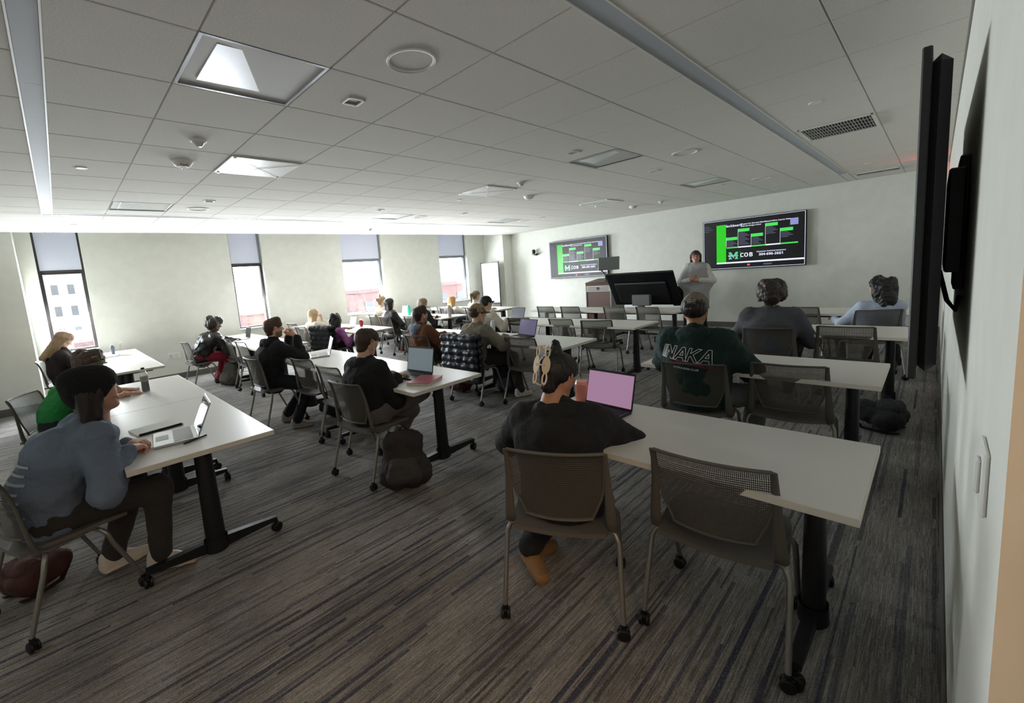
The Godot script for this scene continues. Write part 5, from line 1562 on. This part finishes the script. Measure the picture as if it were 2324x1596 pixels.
# ---------------------------------------------------------------- things on tables, floor and walls
func emit(c: Color, e := 1.0) -> StandardMaterial3D:
	return mat(Color(0.02, 0.02, 0.02), 0.3, 0.0, {"emission_enabled": true, "emission": c, "emission_energy_multiplier": e})
func display(label: String, x0: float, x1: float) -> void:
	var w := 1.87; var h := 1.06
	var t := thing("wall_display", label, "display", Vector3((x0 + x1) / 2, 1.807, ZF + 0.07), 0.0, "wall displays")
	obj("housing", MB.new().bx(Vector3(0, 0, 0), Vector3(w, h, 0.05), 0.008), M.black, t)
	obj("bracket", MB.new().bx(Vector3(0, 0, -0.04), Vector3(0.5, 0.4, 0.05)), M.black, t)
	var scr := obj("screen", MB.new().bx(Vector3(0, 0, 0.026), Vector3(w - 0.02, h - 0.02, 0.003)), mat(rgb(10, 11, 14), 0.4, 0.0, {"emission_enabled": true, "emission": Color(0.013, 0.013, 0.02)}), t)
	var gr := emit(Color(0.12, 0.72, 0.06)); var gr2 := emit(Color(0.25, 0.8, 0.32)); var wh := emit(Color(0.85, 0.86, 0.95)); var gy := emit(Color(0.3, 0.3, 0.38))
	var blk := func(a: float, b: float, c: float, d: float, m: Material, called := "block", z := 0.0285) -> void:   # shares of the screen, from its upper left corner
		obj(called, MB.new().span(Vector3((a - 0.5) * w, (0.5 - d) * h, z), Vector3((c - 0.5) * w, (0.5 - b) * h, z + 0.001)), m, scr)
	for q in [[0.01, 0.012, 0.99, 0.018], [0.01, 0.975, 0.99, 0.982], [0.01, 0.012, 0.014, 0.982], [0.986, 0.012, 0.99, 0.982], [0.15, 0.855, 0.985, 0.885]]: blk.call(q[0], q[1], q[2], q[3], wh, "border_line")
	blk.call(0.15, 0.1, 0.25, 0.855, gr, "green_bar")
	var tabs := [[0.255, 0.36, 5], [0.375, 0.21, 9], [0.505, 0.33, 5], [0.64, 0.16, 5], [0.775, 0.28, 4]]
	for q in tabs:
		blk.call(q[0], q[1], q[0] + 0.11, q[1] + 0.06, gr2, "green_tab")
		blk.call(q[0] - 0.004, q[1], q[0] - 0.001, 0.55, wh, "rule")
		for k in q[2]: blk.call(q[0] + 0.006, q[1] + 0.075 + k * 0.028, q[0] + 0.09 + 0.02 * ((k * 7) % 3 - 1), q[1] + 0.089 + k * 0.028, gy, "text_line")
	for q in [[0.255, 0.375, gr2], [0.375, 0.505, wh], [0.505, 0.64, gr2], [0.64, 0.775, wh], [0.775, 0.93, gr2]]: blk.call(q[0], 0.555, q[1], 0.58, q[2], "timeline")
	blk.call(0.86, 0.12, 0.93, 0.24, emit(Color(0.5, 0.52, 0.72)), "pale_square")
	blk.call(0.395, 0.655, 0.398, 0.8, gr2, "rule")
	for k in 4: blk.call(0.02, 0.1 + k * 0.035, 0.07 + 0.02 * (k % 3), 0.112 + k * 0.035, gy, "menu_line")
	blk.call(0.465, 0.91, 0.49, 0.945, emit(Color(0.9, 0.35, 0.35)), "red_button")
	blk.call(0.62, 0.915, 0.7, 0.945, gy, "thumbnail")
	# block letter M with a name band
	var mp := PackedVector2Array([Vector2(-0.09, -0.075), Vector2(-0.03, -0.075), Vector2(-0.03, -0.05), Vector2(-0.045, -0.05), Vector2(-0.045, 0.015), Vector2(0, -0.06), Vector2(0.045, 0.015), Vector2(0.045, -0.05), Vector2(0.03, -0.05), Vector2(0.03, -0.075), Vector2(0.09, -0.075), Vector2(0.09, -0.05), Vector2(0.078, -0.05), Vector2(0.078, 0.05), Vector2(0.09, 0.05), Vector2(0.09, 0.075), Vector2(0.045, 0.075), Vector2(0, 0.0), Vector2(-0.045, 0.075), Vector2(-0.09, 0.075), Vector2(-0.09, 0.05), Vector2(-0.078, 0.05), Vector2(-0.078, -0.05), Vector2(-0.09, -0.05)])
	obj("letter_mark", MB.new().prism(T(Vector3((0.325 - 0.5) * w, (0.5 - 0.73) * h, 0.0292)), mp, 0.0012), emit(Color(0.3, 0.75, 0.55)), scr)
	blk.call(0.268, 0.715, 0.382, 0.748, emit(Color(0.02, 0.06, 0.04)), "name_band", 0.03)
	for q in [["MARSHALL", 0.028, 0.325, 0.732, 0.0315], ["COB", 0.085, 0.455, 0.73, 0.029], ["Classroom Technical Assistance", 0.024, 0.69, 0.685, 0.029], ["304-696-2661", 0.05, 0.69, 0.74, 0.029], ["Blackboard", 0.046, 0.32, 0.135, 0.029], ["Prepare for the new Blackboard Ultra Course View", 0.026, 0.63, 0.125, 0.029], ["with the Design Center", 0.024, 0.5, 0.165, 0.029]]:
		letters(scr, q[0], q[1], Vector3((q[2] - 0.5) * w, (0.5 - q[3]) * h, q[4]), Basis.IDENTITY, wh, 0.0006)
	var al := AreaLight3D.new()
	al.name = "display_light"
	al.area_size = Vector2(w, h)
	al.light_color = Color(0.75, 1.0, 0.8)
	al.light_energy = 0.12
	al.shadow_enabled = true
	t.add_child(al)
	al.position = Vector3(0, 0, 0.034)
	al.rotation.y = PI

func laptop(label: String, at: Vector3, turn: float, body: Material, scr: Material, w := 0.32, tilt := 0.35) -> Node3D:
	var t := thing("laptop", label, "laptop", at, turn)
	obj("base", MB.new().bx(Vector3(0, 0.008, 0), Vector3(w, 0.014, w * 0.69), 0.004), body, t)
	obj("keyboard", MB.new().bx(Vector3(0, 0.0155, -w * 0.12), Vector3(w * 0.86, 0.002, w * 0.3)), M.black_soft if body != M.alu else mat(rgb(168, 168, 166), 0.5), t)
	obj("touchpad", MB.new().bx(Vector3(0, 0.0153, w * 0.2), Vector3(w * 0.33, 0.001, w * 0.2)), mat(rgb(150, 150, 150), 0.35), t)
	var p := T(Vector3(0, 0.012, -w * 0.345), -tilt) * T(Vector3(0, w * 0.33, 0))
	var lid := obj("lid", MB.new().box(p, Vector3(w, w * 0.66, 0.007), 0.003), body, t)
	obj("screen", MB.new().box(p * T(Vector3(0, 0, 0.004)), Vector3(w * 0.95, w * 0.58, 0.0015)), scr, lid)
	return t
func rucksack(label: String, at: Vector3, turn: float, c: Color, s := 1.0, lying := false) -> void:
	var t := thing("backpack", label, "backpack", at, turn)
	var b := Basis(Vector3.RIGHT, -PI / 2 + 0.15) if lying else Basis(Vector3.RIGHT, -0.22)
	var o := Vector3(0, 0.12, 0.2) if lying else Vector3(0, 0, 0.06)
	var tr := Transform3D(b, o)
	var pl := [cap(tr * Vector3(-0.08, 0.13, 0) * s, tr * Vector3(0.08, 0.13, 0) * s, 0.115 * s, 0.115 * s, 0.06), cap(tr * Vector3(-0.06, 0.34, 0) * s, tr * Vector3(0.06, 0.34, 0) * s, 0.09 * s, 0.09 * s, 0.12)]
	var j := {"prims": pl, "cell": 0.012, "amp": 0.02, "freq": 8.0, "seed": int(at.x * 100)}
	sdf(j)
	obj("pack", to_mb(j), cloth(c, 0.8), t)
	j = {"prims": [cap(tr * Vector3(-0.07, 0.12, 0.1) * s, tr * Vector3(0.07, 0.12, 0.1) * s, 0.06 * s, 0.06 * s, 0.03), cap(tr * Vector3(-0.06, 0.2, 0.1) * s, tr * Vector3(0.06, 0.2, 0.1) * s, 0.045 * s, 0.045 * s, 0.05)], "cell": 0.011, "amp": 0.012, "freq": 12.0}
	sdf(j)
	obj("pocket", to_mb(j), cloth(c.lightened(0.06), 0.8), t)
	for x in [-0.07, 0.07]: obj("strap", MB.new().tube([tr * Vector3(x, 0.4, -0.05) * s, tr * Vector3(x * 1.3, 0.3, -0.15) * s, tr * Vector3(x * 1.5, 0.1, -0.13) * s, tr * Vector3(x * 1.6, 0.03, -0.1) * s], [0.02], 8, true, 0.3), cloth(c.darkened(0.3)), t)
	obj("handle", MB.new().tube([tr * Vector3(-0.04, 0.42, -0.02) * s, tr * Vector3(0, 0.46, -0.02) * s, tr * Vector3(0.04, 0.42, -0.02) * s], [0.008], 8), M.black_soft, t)
func coat(label: String, k: String, c: Color, m: Material) -> void:
	var q: Array = CHAIRS[k]
	var a := deg_to_rad(q[2])
	var t := thing("jacket", label, "jacket", Vector3(q[0], 0, q[1]), a)
	for s in [[0.05, 0.12, "back_panel"], [-0.04, 0.34, "front_panel"]]:
		var pl := []
		for x in [-0.2, -0.07, 0.07, 0.2]:
			for y in 7:
				if 0.84 - y * 0.085 > s[1]: pl.append(cap(Vector3(x - 0.06, 0.84 - y * 0.085, s[0]), Vector3(x + 0.06, 0.84 - y * 0.085, s[0]), 0.045, 0.045, 0.02))
		var j := {"prims": pl, "cell": 0.012, "amp": 0.012, "freq": 9.0}
		sdf(j)
		obj(s[2], to_mb(j), m, t)
func props() -> void:
	display("wall display seen behind the lectern", -7.84, -5.97)
	display("wall display beside the presenter, larger in view than its twin", -3.62, -1.75)
	# television on the corridor wall, seen edge on
	var tv := thing("side_television", "black television on a wall bracket seen edge on", "television", Vector3(XR, 1.67, -3.0))
	obj("panel", MB.new().span(Vector3(-0.137, -0.532, -0.935), Vector3(-0.113, 0.532, 0.935), 0.004), M.black, tv)
	var rear := MB.new()
	rear.span(Vector3(-0.12, -0.51, -0.9), Vector3(-0.068, 0.51, 0.915), 0.025)
	obj("rear_casing", rear, M.black_soft, tv)
	obj("mount", MB.new().span(Vector3(-0.06, -0.2, -0.3), Vector3(-0.012, 0.2, 0.45), 0.006).span(Vector3(-0.03, -0.28, -0.05), Vector3(0.0, 0.26, 0.3), 0.004), M.black, tv)
	obj("cable", MB.new().tube([Vector3(-0.07, -0.2, 0.3), Vector3(-0.045, -0.32, 0.34), Vector3(-0.02, -0.36, 0.36), Vector3(-0.012, -0.3, 0.38)], [0.008], 8), M.black, tv)
	var sw := thing("light_switch", "white light switch plate on the wall by the doorway", "switch", Vector3(XR, 1.16, -1.21))
	obj("plate", MB.new().bx(Vector3(-0.004, 0, 0), Vector3(0.008, 0.12, 0.12), 0.003), M.white_paint, sw)
	obj("rocker", MB.new().bx(Vector3(-0.011, 0, 0), Vector3(0.008, 0.065, 0.034), 0.003), M.white_paint, sw)
	var ou := thing("wall_outlet", "double white outlet plate low on the window wall", "outlet", Vector3(XW, 0.466, -1.49))
	obj("plate", MB.new().bx(Vector3(0.004, 0, 0), Vector3(0.008, 0.12, 0.2), 0.003), M.white_paint, ou)
	for s in [-0.05, 0.05]: obj("socket", MB.new().bx(Vector3(0.009, 0, s), Vector3(0.004, 0.07, 0.035), 0.002), mat(rgb(205, 203, 198), 0.4), ou)
	# lectern, tilted monitor, office chair, easel, camera
	var le := thing("lectern", "walnut lectern with a grey vented top panel and a monitor arm", "lectern", Vector3(-5.29, 0, -9.2))
	obj("body", MB.new().span(Vector3(-0.3, 0.02, -0.28), Vector3(0.3, 0.98, 0.27), 0.006), mat(rgb(86, 56, 44), 0.45), le)
	obj("frame", MB.new().span(Vector3(-0.325, 0.0, -0.3), Vector3(-0.3, 1.14, 0.29), 0.004).span(Vector3(0.3, 0.0, -0.3), Vector3(0.325, 1.14, 0.29), 0.004), mat(rgb(166, 164, 158), 0.45), le)
	obj("vent_panel", MB.new().span(Vector3(-0.3, 0.98, 0.25), Vector3(0.3, 1.13, 0.285), 0.004), mat(rgb(172, 170, 164), 0.45), le)
	for k in 3: obj("vent_slot", MB.new().span(Vector3(-0.26, 1.01 + 0.035 * k, 0.284), Vector3(0.26, 1.018 + 0.035 * k, 0.288)), M.black_soft, le)
	obj("badge", MB.new().lathe(Transform3D(Basis(Vector3.RIGHT, PI / 2), Vector3(0, 1.055, 0.286)), [Vector2(0.033, 0.0), Vector2(0.033, 0.006), Vector2(0, 0.006)], 18), M.black, le)
	obj("top", MB.new().box(T(Vector3(0, 1.18, 0), 0.12), Vector3(0.65, 0.1, 0.58), 0.01), mat(rgb(82, 52, 42), 0.4), le)
	obj("monitor_arm", MB.new().tube([Vector3(0.1, 1.2, 0.1), Vector3(0.1, 1.34, 0.1), Vector3(-0.12, 1.55, 0.05), Vector3(0.05, 1.58, 0)], [0.02], 8), M.black, le)
	obj("arm_monitor", MB.new().box(T(Vector3(0.1, 1.6, -0.06), 0.1, 0.9), Vector3(0.5, 0.3, 0.025), 0.006), mat(rgb(150, 152, 156), 0.4), le)
	var mo := thing("tilted_monitor", "large black touch monitor tilted on a wheeled stand, seen from the rear", "monitor", Vector3(-4.19, 0, -8.8))
	var mt := T(Vector3(0, 1.03, 0), 0.55)
	obj("panel", MB.new().box(mt, Vector3(1.43, 0.82, 0.05), 0.015), M.gloss_black, mo)
	obj("rear_casing", MB.new().box(mt * T(Vector3(0, -0.06, 0.045)), Vector3(1.1, 0.5, 0.06), 0.02), M.black, mo)
	obj("grey_box", MB.new().bx(Vector3(0.12, 0.82, 0.3), Vector3(0.36, 0.22, 0.1), 0.006), mat(rgb(96, 96, 98), 0.5), mo)
	obj("column", MB.new().span(Vector3(-0.06, 0.1, 0.02), Vector3(0.06, 0.9, 0.12), 0.01), M.black, mo)
	for s in [-0.45, 0.45]:
		var ft := obj("foot", MB.new().span(Vector3(s - 0.03, 0.07, -0.4), Vector3(s + 0.03, 0.12, 0.45), 0.01).span(Vector3(minf(0, s), 0.08, 0.0), Vector3(maxf(0, s), 0.12, 0.08)), M.black, mo)
		for z in [-0.38, 0.43]: obj("caster", MB.new().add(caster(0.035), T(Vector3(s, 0, z))), M.rubber, ft)
	var oc := thing("office_chair", "black swivel chair behind the tilted monitor", "chair", Vector3(-3.66, 0, -9.62), 0.3)
	obj("backrest", MB.new().box(T(Vector3(0, 0.82, 0.2), 0.12), Vector3(0.42, 0.42, 0.05), 0.02), M.black_soft, oc)
	obj("seat", MB.new().bx(Vector3(0, 0.47, 0), Vector3(0.46, 0.07, 0.45), 0.025), M.black_soft, oc)
	obj("stem", MB.new().tube([Vector3(0, 0.1, 0), Vector3(0, 0.45, 0)], [0.03], 10).tube([Vector3(0, 0.5, 0.2), Vector3(0, 0.7, 0.24)], [0.02], 8), M.black, oc)
	for k in 5: obj("leg", MB.new().tube([Vector3(0, 0.11, 0), Vector3(sin(TAU * k / 5) * 0.28, 0.07, cos(TAU * k / 5) * 0.28)], [0.022, 0.015], 8).add(caster(0.026), T(Vector3(sin(TAU * k / 5) * 0.28, 0, cos(TAU * k / 5) * 0.28))), M.black, oc)
	var ea := thing("whiteboard_easel", "black framed whiteboard on an easel in the window corner", "easel", Vector3(-9.68, 0, -9.95), 0.12)
	obj("board", MB.new().bx(Vector3(0, 1.27, 0), Vector3(0.66, 1.24, 0.012)), mat(rgb(212, 210, 206), 0.3), ea)
	var ef := MB.new()
	for s in [-0.34, 0.34]: ef.bx(Vector3(s, 0.98, 0), Vector3(0.03, 1.9, 0.035), 0.004).bx(Vector3(s, 0.03, 0), Vector3(0.05, 0.06, 0.5), 0.01)
	for y in [0.64, 1.905]: ef.bx(Vector3(0, y, 0), Vector3(0.7, 0.03, 0.035), 0.004)
	obj("frame", ef, M.black, ea)
	var pz := thing("wall_camera", "small black tracking camera on a bracket beside the wall display", "camera", Vector3(-8.38, 2.08, ZF + 0.1))
	obj("base", MB.new().bx(Vector3(0.03, -0.03, 0), Vector3(0.17, 0.03, 0.13), 0.006), M.black, pz)
	obj("head", MB.new().bx(Vector3(-0.03, 0.05, 0), Vector3(0.1, 0.12, 0.11), 0.03), M.black, pz)
	obj("bracket", MB.new().bx(Vector3(0, -0.05, -0.05), Vector3(0.06, 0.04, 0.1)), M.black, pz)
	# laptops
	var shine := mat(rgb(16, 20, 24), 0.06, 0.0)
	laptop("open silver laptop before the clasped hands of the person in a beanie", Vector3(-3.24, TH, -0.41), -0.12, M.alu, shine, 0.33, 0.42)
	laptop("dark laptop of the boy in striped trousers, showing a page of thumbnails", Vector3(-3.24, TH, -2.2), 0.1, M.black, emit(Color(0.34, 0.38, 0.4)), 0.35, 0.2)
	laptop("silver laptop with a photograph on its screen", Vector3(-5.3, TH, -2.28), -0.35, M.alu, emit(Color(0.28, 0.24, 0.22)), 0.32, 0.3)
	laptop("laptop with a pink page before the person with the hair claw", Vector3(-1.35, TH, -2.2), -0.1, M.black, emit(Color(0.55, 0.42, 0.52)), 0.33, 0.25)
	laptop("laptop with a lilac page beside the person in the tan cap", Vector3(-3.72, TH, -4.3), -0.15, M.black, emit(Color(0.24, 0.21, 0.34)), 0.33, 0.3)
	laptop("laptop of the person in a black cap", Vector3(-5.1, TH, -5.72), -0.1, M.black, emit(Color(0.16, 0.18, 0.22)), 0.33, 0.3)
	laptop("small laptop of the person in red trousers", Vector3(-8.79, TH, -2.36), 0.0, M.alu, shine, 0.3, 0.2)
	laptop("laptop on the table by the narrow window, beside the drink can", Vector3(-9.1, TH, -0.5), -0.1, M.alu, emit(Color(0.75, 0.78, 0.85)), 0.3, 0.2)
	laptop("laptop of the person with dark waves", Vector3(-8.05, TH, -4.1), -0.1, M.alu, emit(Color(0.3, 0.33, 0.33)), 0.3, 0.25)
	laptop("white-screened laptop beside the teal bottle", Vector3(-9.05, TH, -6.05), -0.2, M.alu, emit(Color(0.9, 0.9, 0.9)), 0.3, 0.2)
	# drinks
	var clear := mat(Color(0.95, 0.97, 0.97, 0.12), 0.04, 0.0, {"transparency": BaseMaterial3D.TRANSPARENCY_ALPHA})
	var co := thing("cola_bottle", "half full plastic cola bottle", "bottle", Vector3(-5.15, TH, -0.49))
	obj("bottle", MB.new().lathe(T(Vector3.ZERO), [Vector2(0, 0.001), Vector2(0.032, 0.001), Vector2(0.034, 0.02), Vector2(0.031, 0.08), Vector2(0.034, 0.12), Vector2(0.03, 0.165), Vector2(0.014, 0.205), Vector2(0.013, 0.22)], 24), clear, co)
	obj("cola", MB.new().lathe(T(Vector3.ZERO), [Vector2(0, 0.004), Vector2(0.03, 0.004), Vector2(0.032, 0.02), Vector2(0.029, 0.08), Vector2(0.03, 0.1), Vector2(0, 0.1)], 24), mat(rgb(40, 14, 10), 0.15), co)
	obj("label_band", MB.new().lathe(T(Vector3.ZERO), [Vector2(0.0345, 0.105), Vector2(0.0335, 0.145)], 24), mat(rgb(150, 140, 138), 0.4), co)
	obj("bottle_cap", MB.new().lathe(T(Vector3(0, 0.215, 0)), [Vector2(0.015, 0), Vector2(0.015, 0.016), Vector2(0, 0.016)], 16), M.black, co)
	var ja := thing("drink_jar", "glass jar of pink drink with a straw", "jar", Vector3(-1.54, TH, -2.36))
	obj("jar", MB.new().lathe(T(Vector3.ZERO), [Vector2(0, 0.002), Vector2(0.046, 0.002), Vector2(0.05, 0.02), Vector2(0.05, 0.12), Vector2(0.04, 0.145), Vector2(0.04, 0.17), Vector2(0.043, 0.175)], 28), clear, ja)
	obj("drink", MB.new().lathe(T(Vector3.ZERO), [Vector2(0, 0.006), Vector2(0.043, 0.006), Vector2(0.0465, 0.02), Vector2(0.0465, 0.118), Vector2(0.039, 0.138), Vector2(0, 0.138)], 28), mat(rgb(226, 124, 92), 0.25), ja)
	obj("straw", MB.new().tube([Vector3(0.01, 0.02, 0), Vector3(-0.03, 0.22, 0.01)], [0.004], 8), clear, ja)
	for q in [["teal_bottle", "teal sports bottle on the window table", Vector3(-8.72, TH, -6.08), 0.042, 0.24, rgb(52, 190, 158)], ["tumbler", "tall cream tumbler with a straw at the table end", Vector3(-7.12, TH, -6.0), 0.045, 0.25, rgb(206, 198, 190)], ["drink_can", "slim drink can beside the window laptop", Vector3(-9.42, TH, -0.55), 0.03, 0.155, rgb(92, 104, 120)], ["drink_cup", "clear cup of red drink", Vector3(-7.85, TH, -4.3), 0.04, 0.14, rgb(176, 54, 66)], ["water_bottle", "small water bottle between the two caps", Vector3(-4.25, TH, -4.35), 0.032, 0.2, rgb(206, 214, 220)]]:
		var b := thing(q[0], q[1], "drink", q[2])
		var r: float = q[3]; var h: float = q[4]
		obj("vessel", MB.new().lathe(T(Vector3.ZERO), [Vector2(0, 0.001), Vector2(r * 0.8, 0.001), Vector2(r * 0.9, h * 0.4), Vector2(r, h * 0.5), Vector2(r, h * 0.82), Vector2(r * 0.7, h * 0.9)], 22), mat(q[5], 0.35), b)
		obj("lid", MB.new().lathe(T(Vector3.ZERO), [Vector2(r * 0.72, h * 0.88), Vector2(r * 0.72, h), Vector2(0, h)], 18), mat((q[5] as Color).lightened(0.15), 0.4), b)
	# paper things
	var bk := thing("red_book", "red covered book at the table corner", "book", Vector3(-2.95, TH, -2.15), 0.45)
	obj("pages", MB.new().bx(Vector3(0, 0.009, 0), Vector3(0.2, 0.016, 0.27)), mat(rgb(226, 214, 198), 0.8), bk)
	obj("cover", MB.new().bx(Vector3(0, 0.019, 0), Vector3(0.21, 0.004, 0.28), 0.001), mat(rgb(176, 48, 58), 0.3), bk)
	var nb := thing("notebook", "spiral notebook beside the silver laptop", "notebook", Vector3(-3.6, TH, -0.36), 0.15)
	obj("pages", MB.new().bx(Vector3(0, 0.006, 0), Vector3(0.2, 0.01, 0.26)), mat(rgb(224, 222, 216), 0.8), nb)
	obj("spiral", MB.new().tube([Vector3(0.1, 0.008, -0.12), Vector3(0.1, 0.008, 0.12)], [0.008], 8), M.black_soft, nb)
	tag(obj("pen", MB.new().tube([Vector3(-3.03, TH + 0.006, -0.42), Vector3(-3.09, TH + 0.006, -0.55)], [0.005], 8), M.black), "black pen beside the silver laptop", "pen")
	tag(obj("card_case", MB.new().box(T(Vector3(-5.35, TH + 0.012, -0.4), 0, 0.2), Vector3(0.07, 0.022, 0.11), 0.003), mat(rgb(200, 200, 200), 0.4)), "small pale card case beside the cola bottle", "case")
	for q in [[-7.45, -6.1, "loose sheet before the blonde bob"], [-4.0, -7.5, "loose papers on the front-row table"], [-9.45, -6.15, "loose sheet beside the teal bottle"]]: tag(obj("paper_sheet", MB.new().box(T(Vector3(q[0], TH + 0.002, q[1]), 0, 0.3), Vector3(0.21, 0.002, 0.29)), mat(rgb(232, 232, 230), 0.8)), q[2], "paper", "loose papers")
	rucksack("black and grey backpack beside the boy in striped trousers", Vector3(-2.8, 0, -1.78), 0.9, rgb(48, 46, 46), 1.05)
	rucksack("grey rucksack on the floor by the red trousers", Vector3(-8.45, 0, -2.02), 0.4, rgb(92, 88, 82), 0.95)
	rucksack("dark bag under the empty chair between the black hoodies", Vector3(-5.05, 0, -2.3), 0.2, rgb(34, 35, 38), 0.95)
	rucksack("maroon bag behind the puffer jacket", Vector3(-4.5, 0, -3.9), 0.2, rgb(74, 26, 34), 0.85)
	rucksack("navy backpack beside the man in the tan cap", Vector3(-3.85, 0, -4.2), 0.3, rgb(24, 30, 42), 0.95)
	rucksack("black backpack lying by the corridor wall", Vector3(-0.28, 0, -5.0), 1.4, rgb(26, 27, 30), 0.9, true)
	rucksack("brown bag under the chair of the person in a beanie", Vector3(-3.5, 0, 0.32), 0.5, rgb(78, 44, 36), 0.7, true)
	rucksack("patterned bag beside the leather jacket", Vector3(-7.85, 0, -5.45), 0.2, rgb(112, 100, 92), 0.8)
	coat("navy quilted puffer jacket hung over a chair back", "c17", rgb(30, 34, 46), mat(rgb(30, 35, 47), 0.38))
	coat("black jacket hung over a chair back at the window side", "c29", rgb(24, 24, 26), cloth(rgb(26, 26, 28)))

# ---------------------------------------------------------------- the town outside
func building(label: String, lo: Vector3, hi: Vector3, wall: Color, glass: Color, nz: int, ny: int) -> void:
	var t := thing("building", label, "building", Vector3(lo.x, lo.y, (lo.z + hi.z) / 2))
	var w := absf(hi.z - lo.z); var h := hi.y - lo.y; var d := hi.x - lo.x
	obj("wall", MB.new().bx(Vector3(d / 2, h / 2, 0), Vector3(d, h, w)), mat(wall, 0.9), t)
	obj("parapet", MB.new().bx(Vector3(d / 2, h + 0.2, 0), Vector3(d + 0.4, 0.4, w + 0.4)), mat(wall.lightened(0.2), 0.9), t)
	var m := MB.new().bx(Vector3.ZERO, Vector3(0.2, h / ny * 0.45, w / nz * 0.42)).mesh()
	for i in nz:
		for k in ny:
			var o := obj("window", m, mat(glass, 0.4), t)
			o.position = Vector3(d + 0.02, h * (k + 0.5) / ny, -w / 2 + w * (i + 0.5) / nz)
func outside() -> void:
	structure("ground", MB.new().span(Vector3(-260, -14.2, -200), Vector3(-12, -14, 120)), mat(rgb(96, 95, 92), 0.95), "paved street far below the windows")
	building("pale tower block with rows of small windows", Vector3(-112, -14, -12), Vector3(-92, 22, 14), rgb(150, 150, 150), rgb(40, 42, 46), 14, 11)
	building("dark red brick block below the tower", Vector3(-62, -14, -6), Vector3(-48, -1.5, -0.5), rgb(92, 40, 38), rgb(70, 66, 66), 3, 3)
	building("orange brick gable seen through the second narrow window", Vector3(-58, -14, -20), Vector3(-44, -0.6, -12.5), rgb(104, 52, 40), rgb(120, 116, 112), 2, 3)
	building("long red brick factory outside the wide window", Vector3(-60, -14, -46), Vector3(-44, 0.4, -24), rgb(98, 46, 42), rgb(60, 60, 62), 8, 4)
	building("low brick house outside the window by the easel", Vector3(-66, -14, -72), Vector3(-50, -0.8, -54), rgb(102, 54, 46), rgb(110, 108, 104), 5, 3)

func _ready() -> void:
	make_materials()
	view_and_light()
	shell()
	ceiling()
	fixtures()
	furniture()
	props()
	people()
	outside()
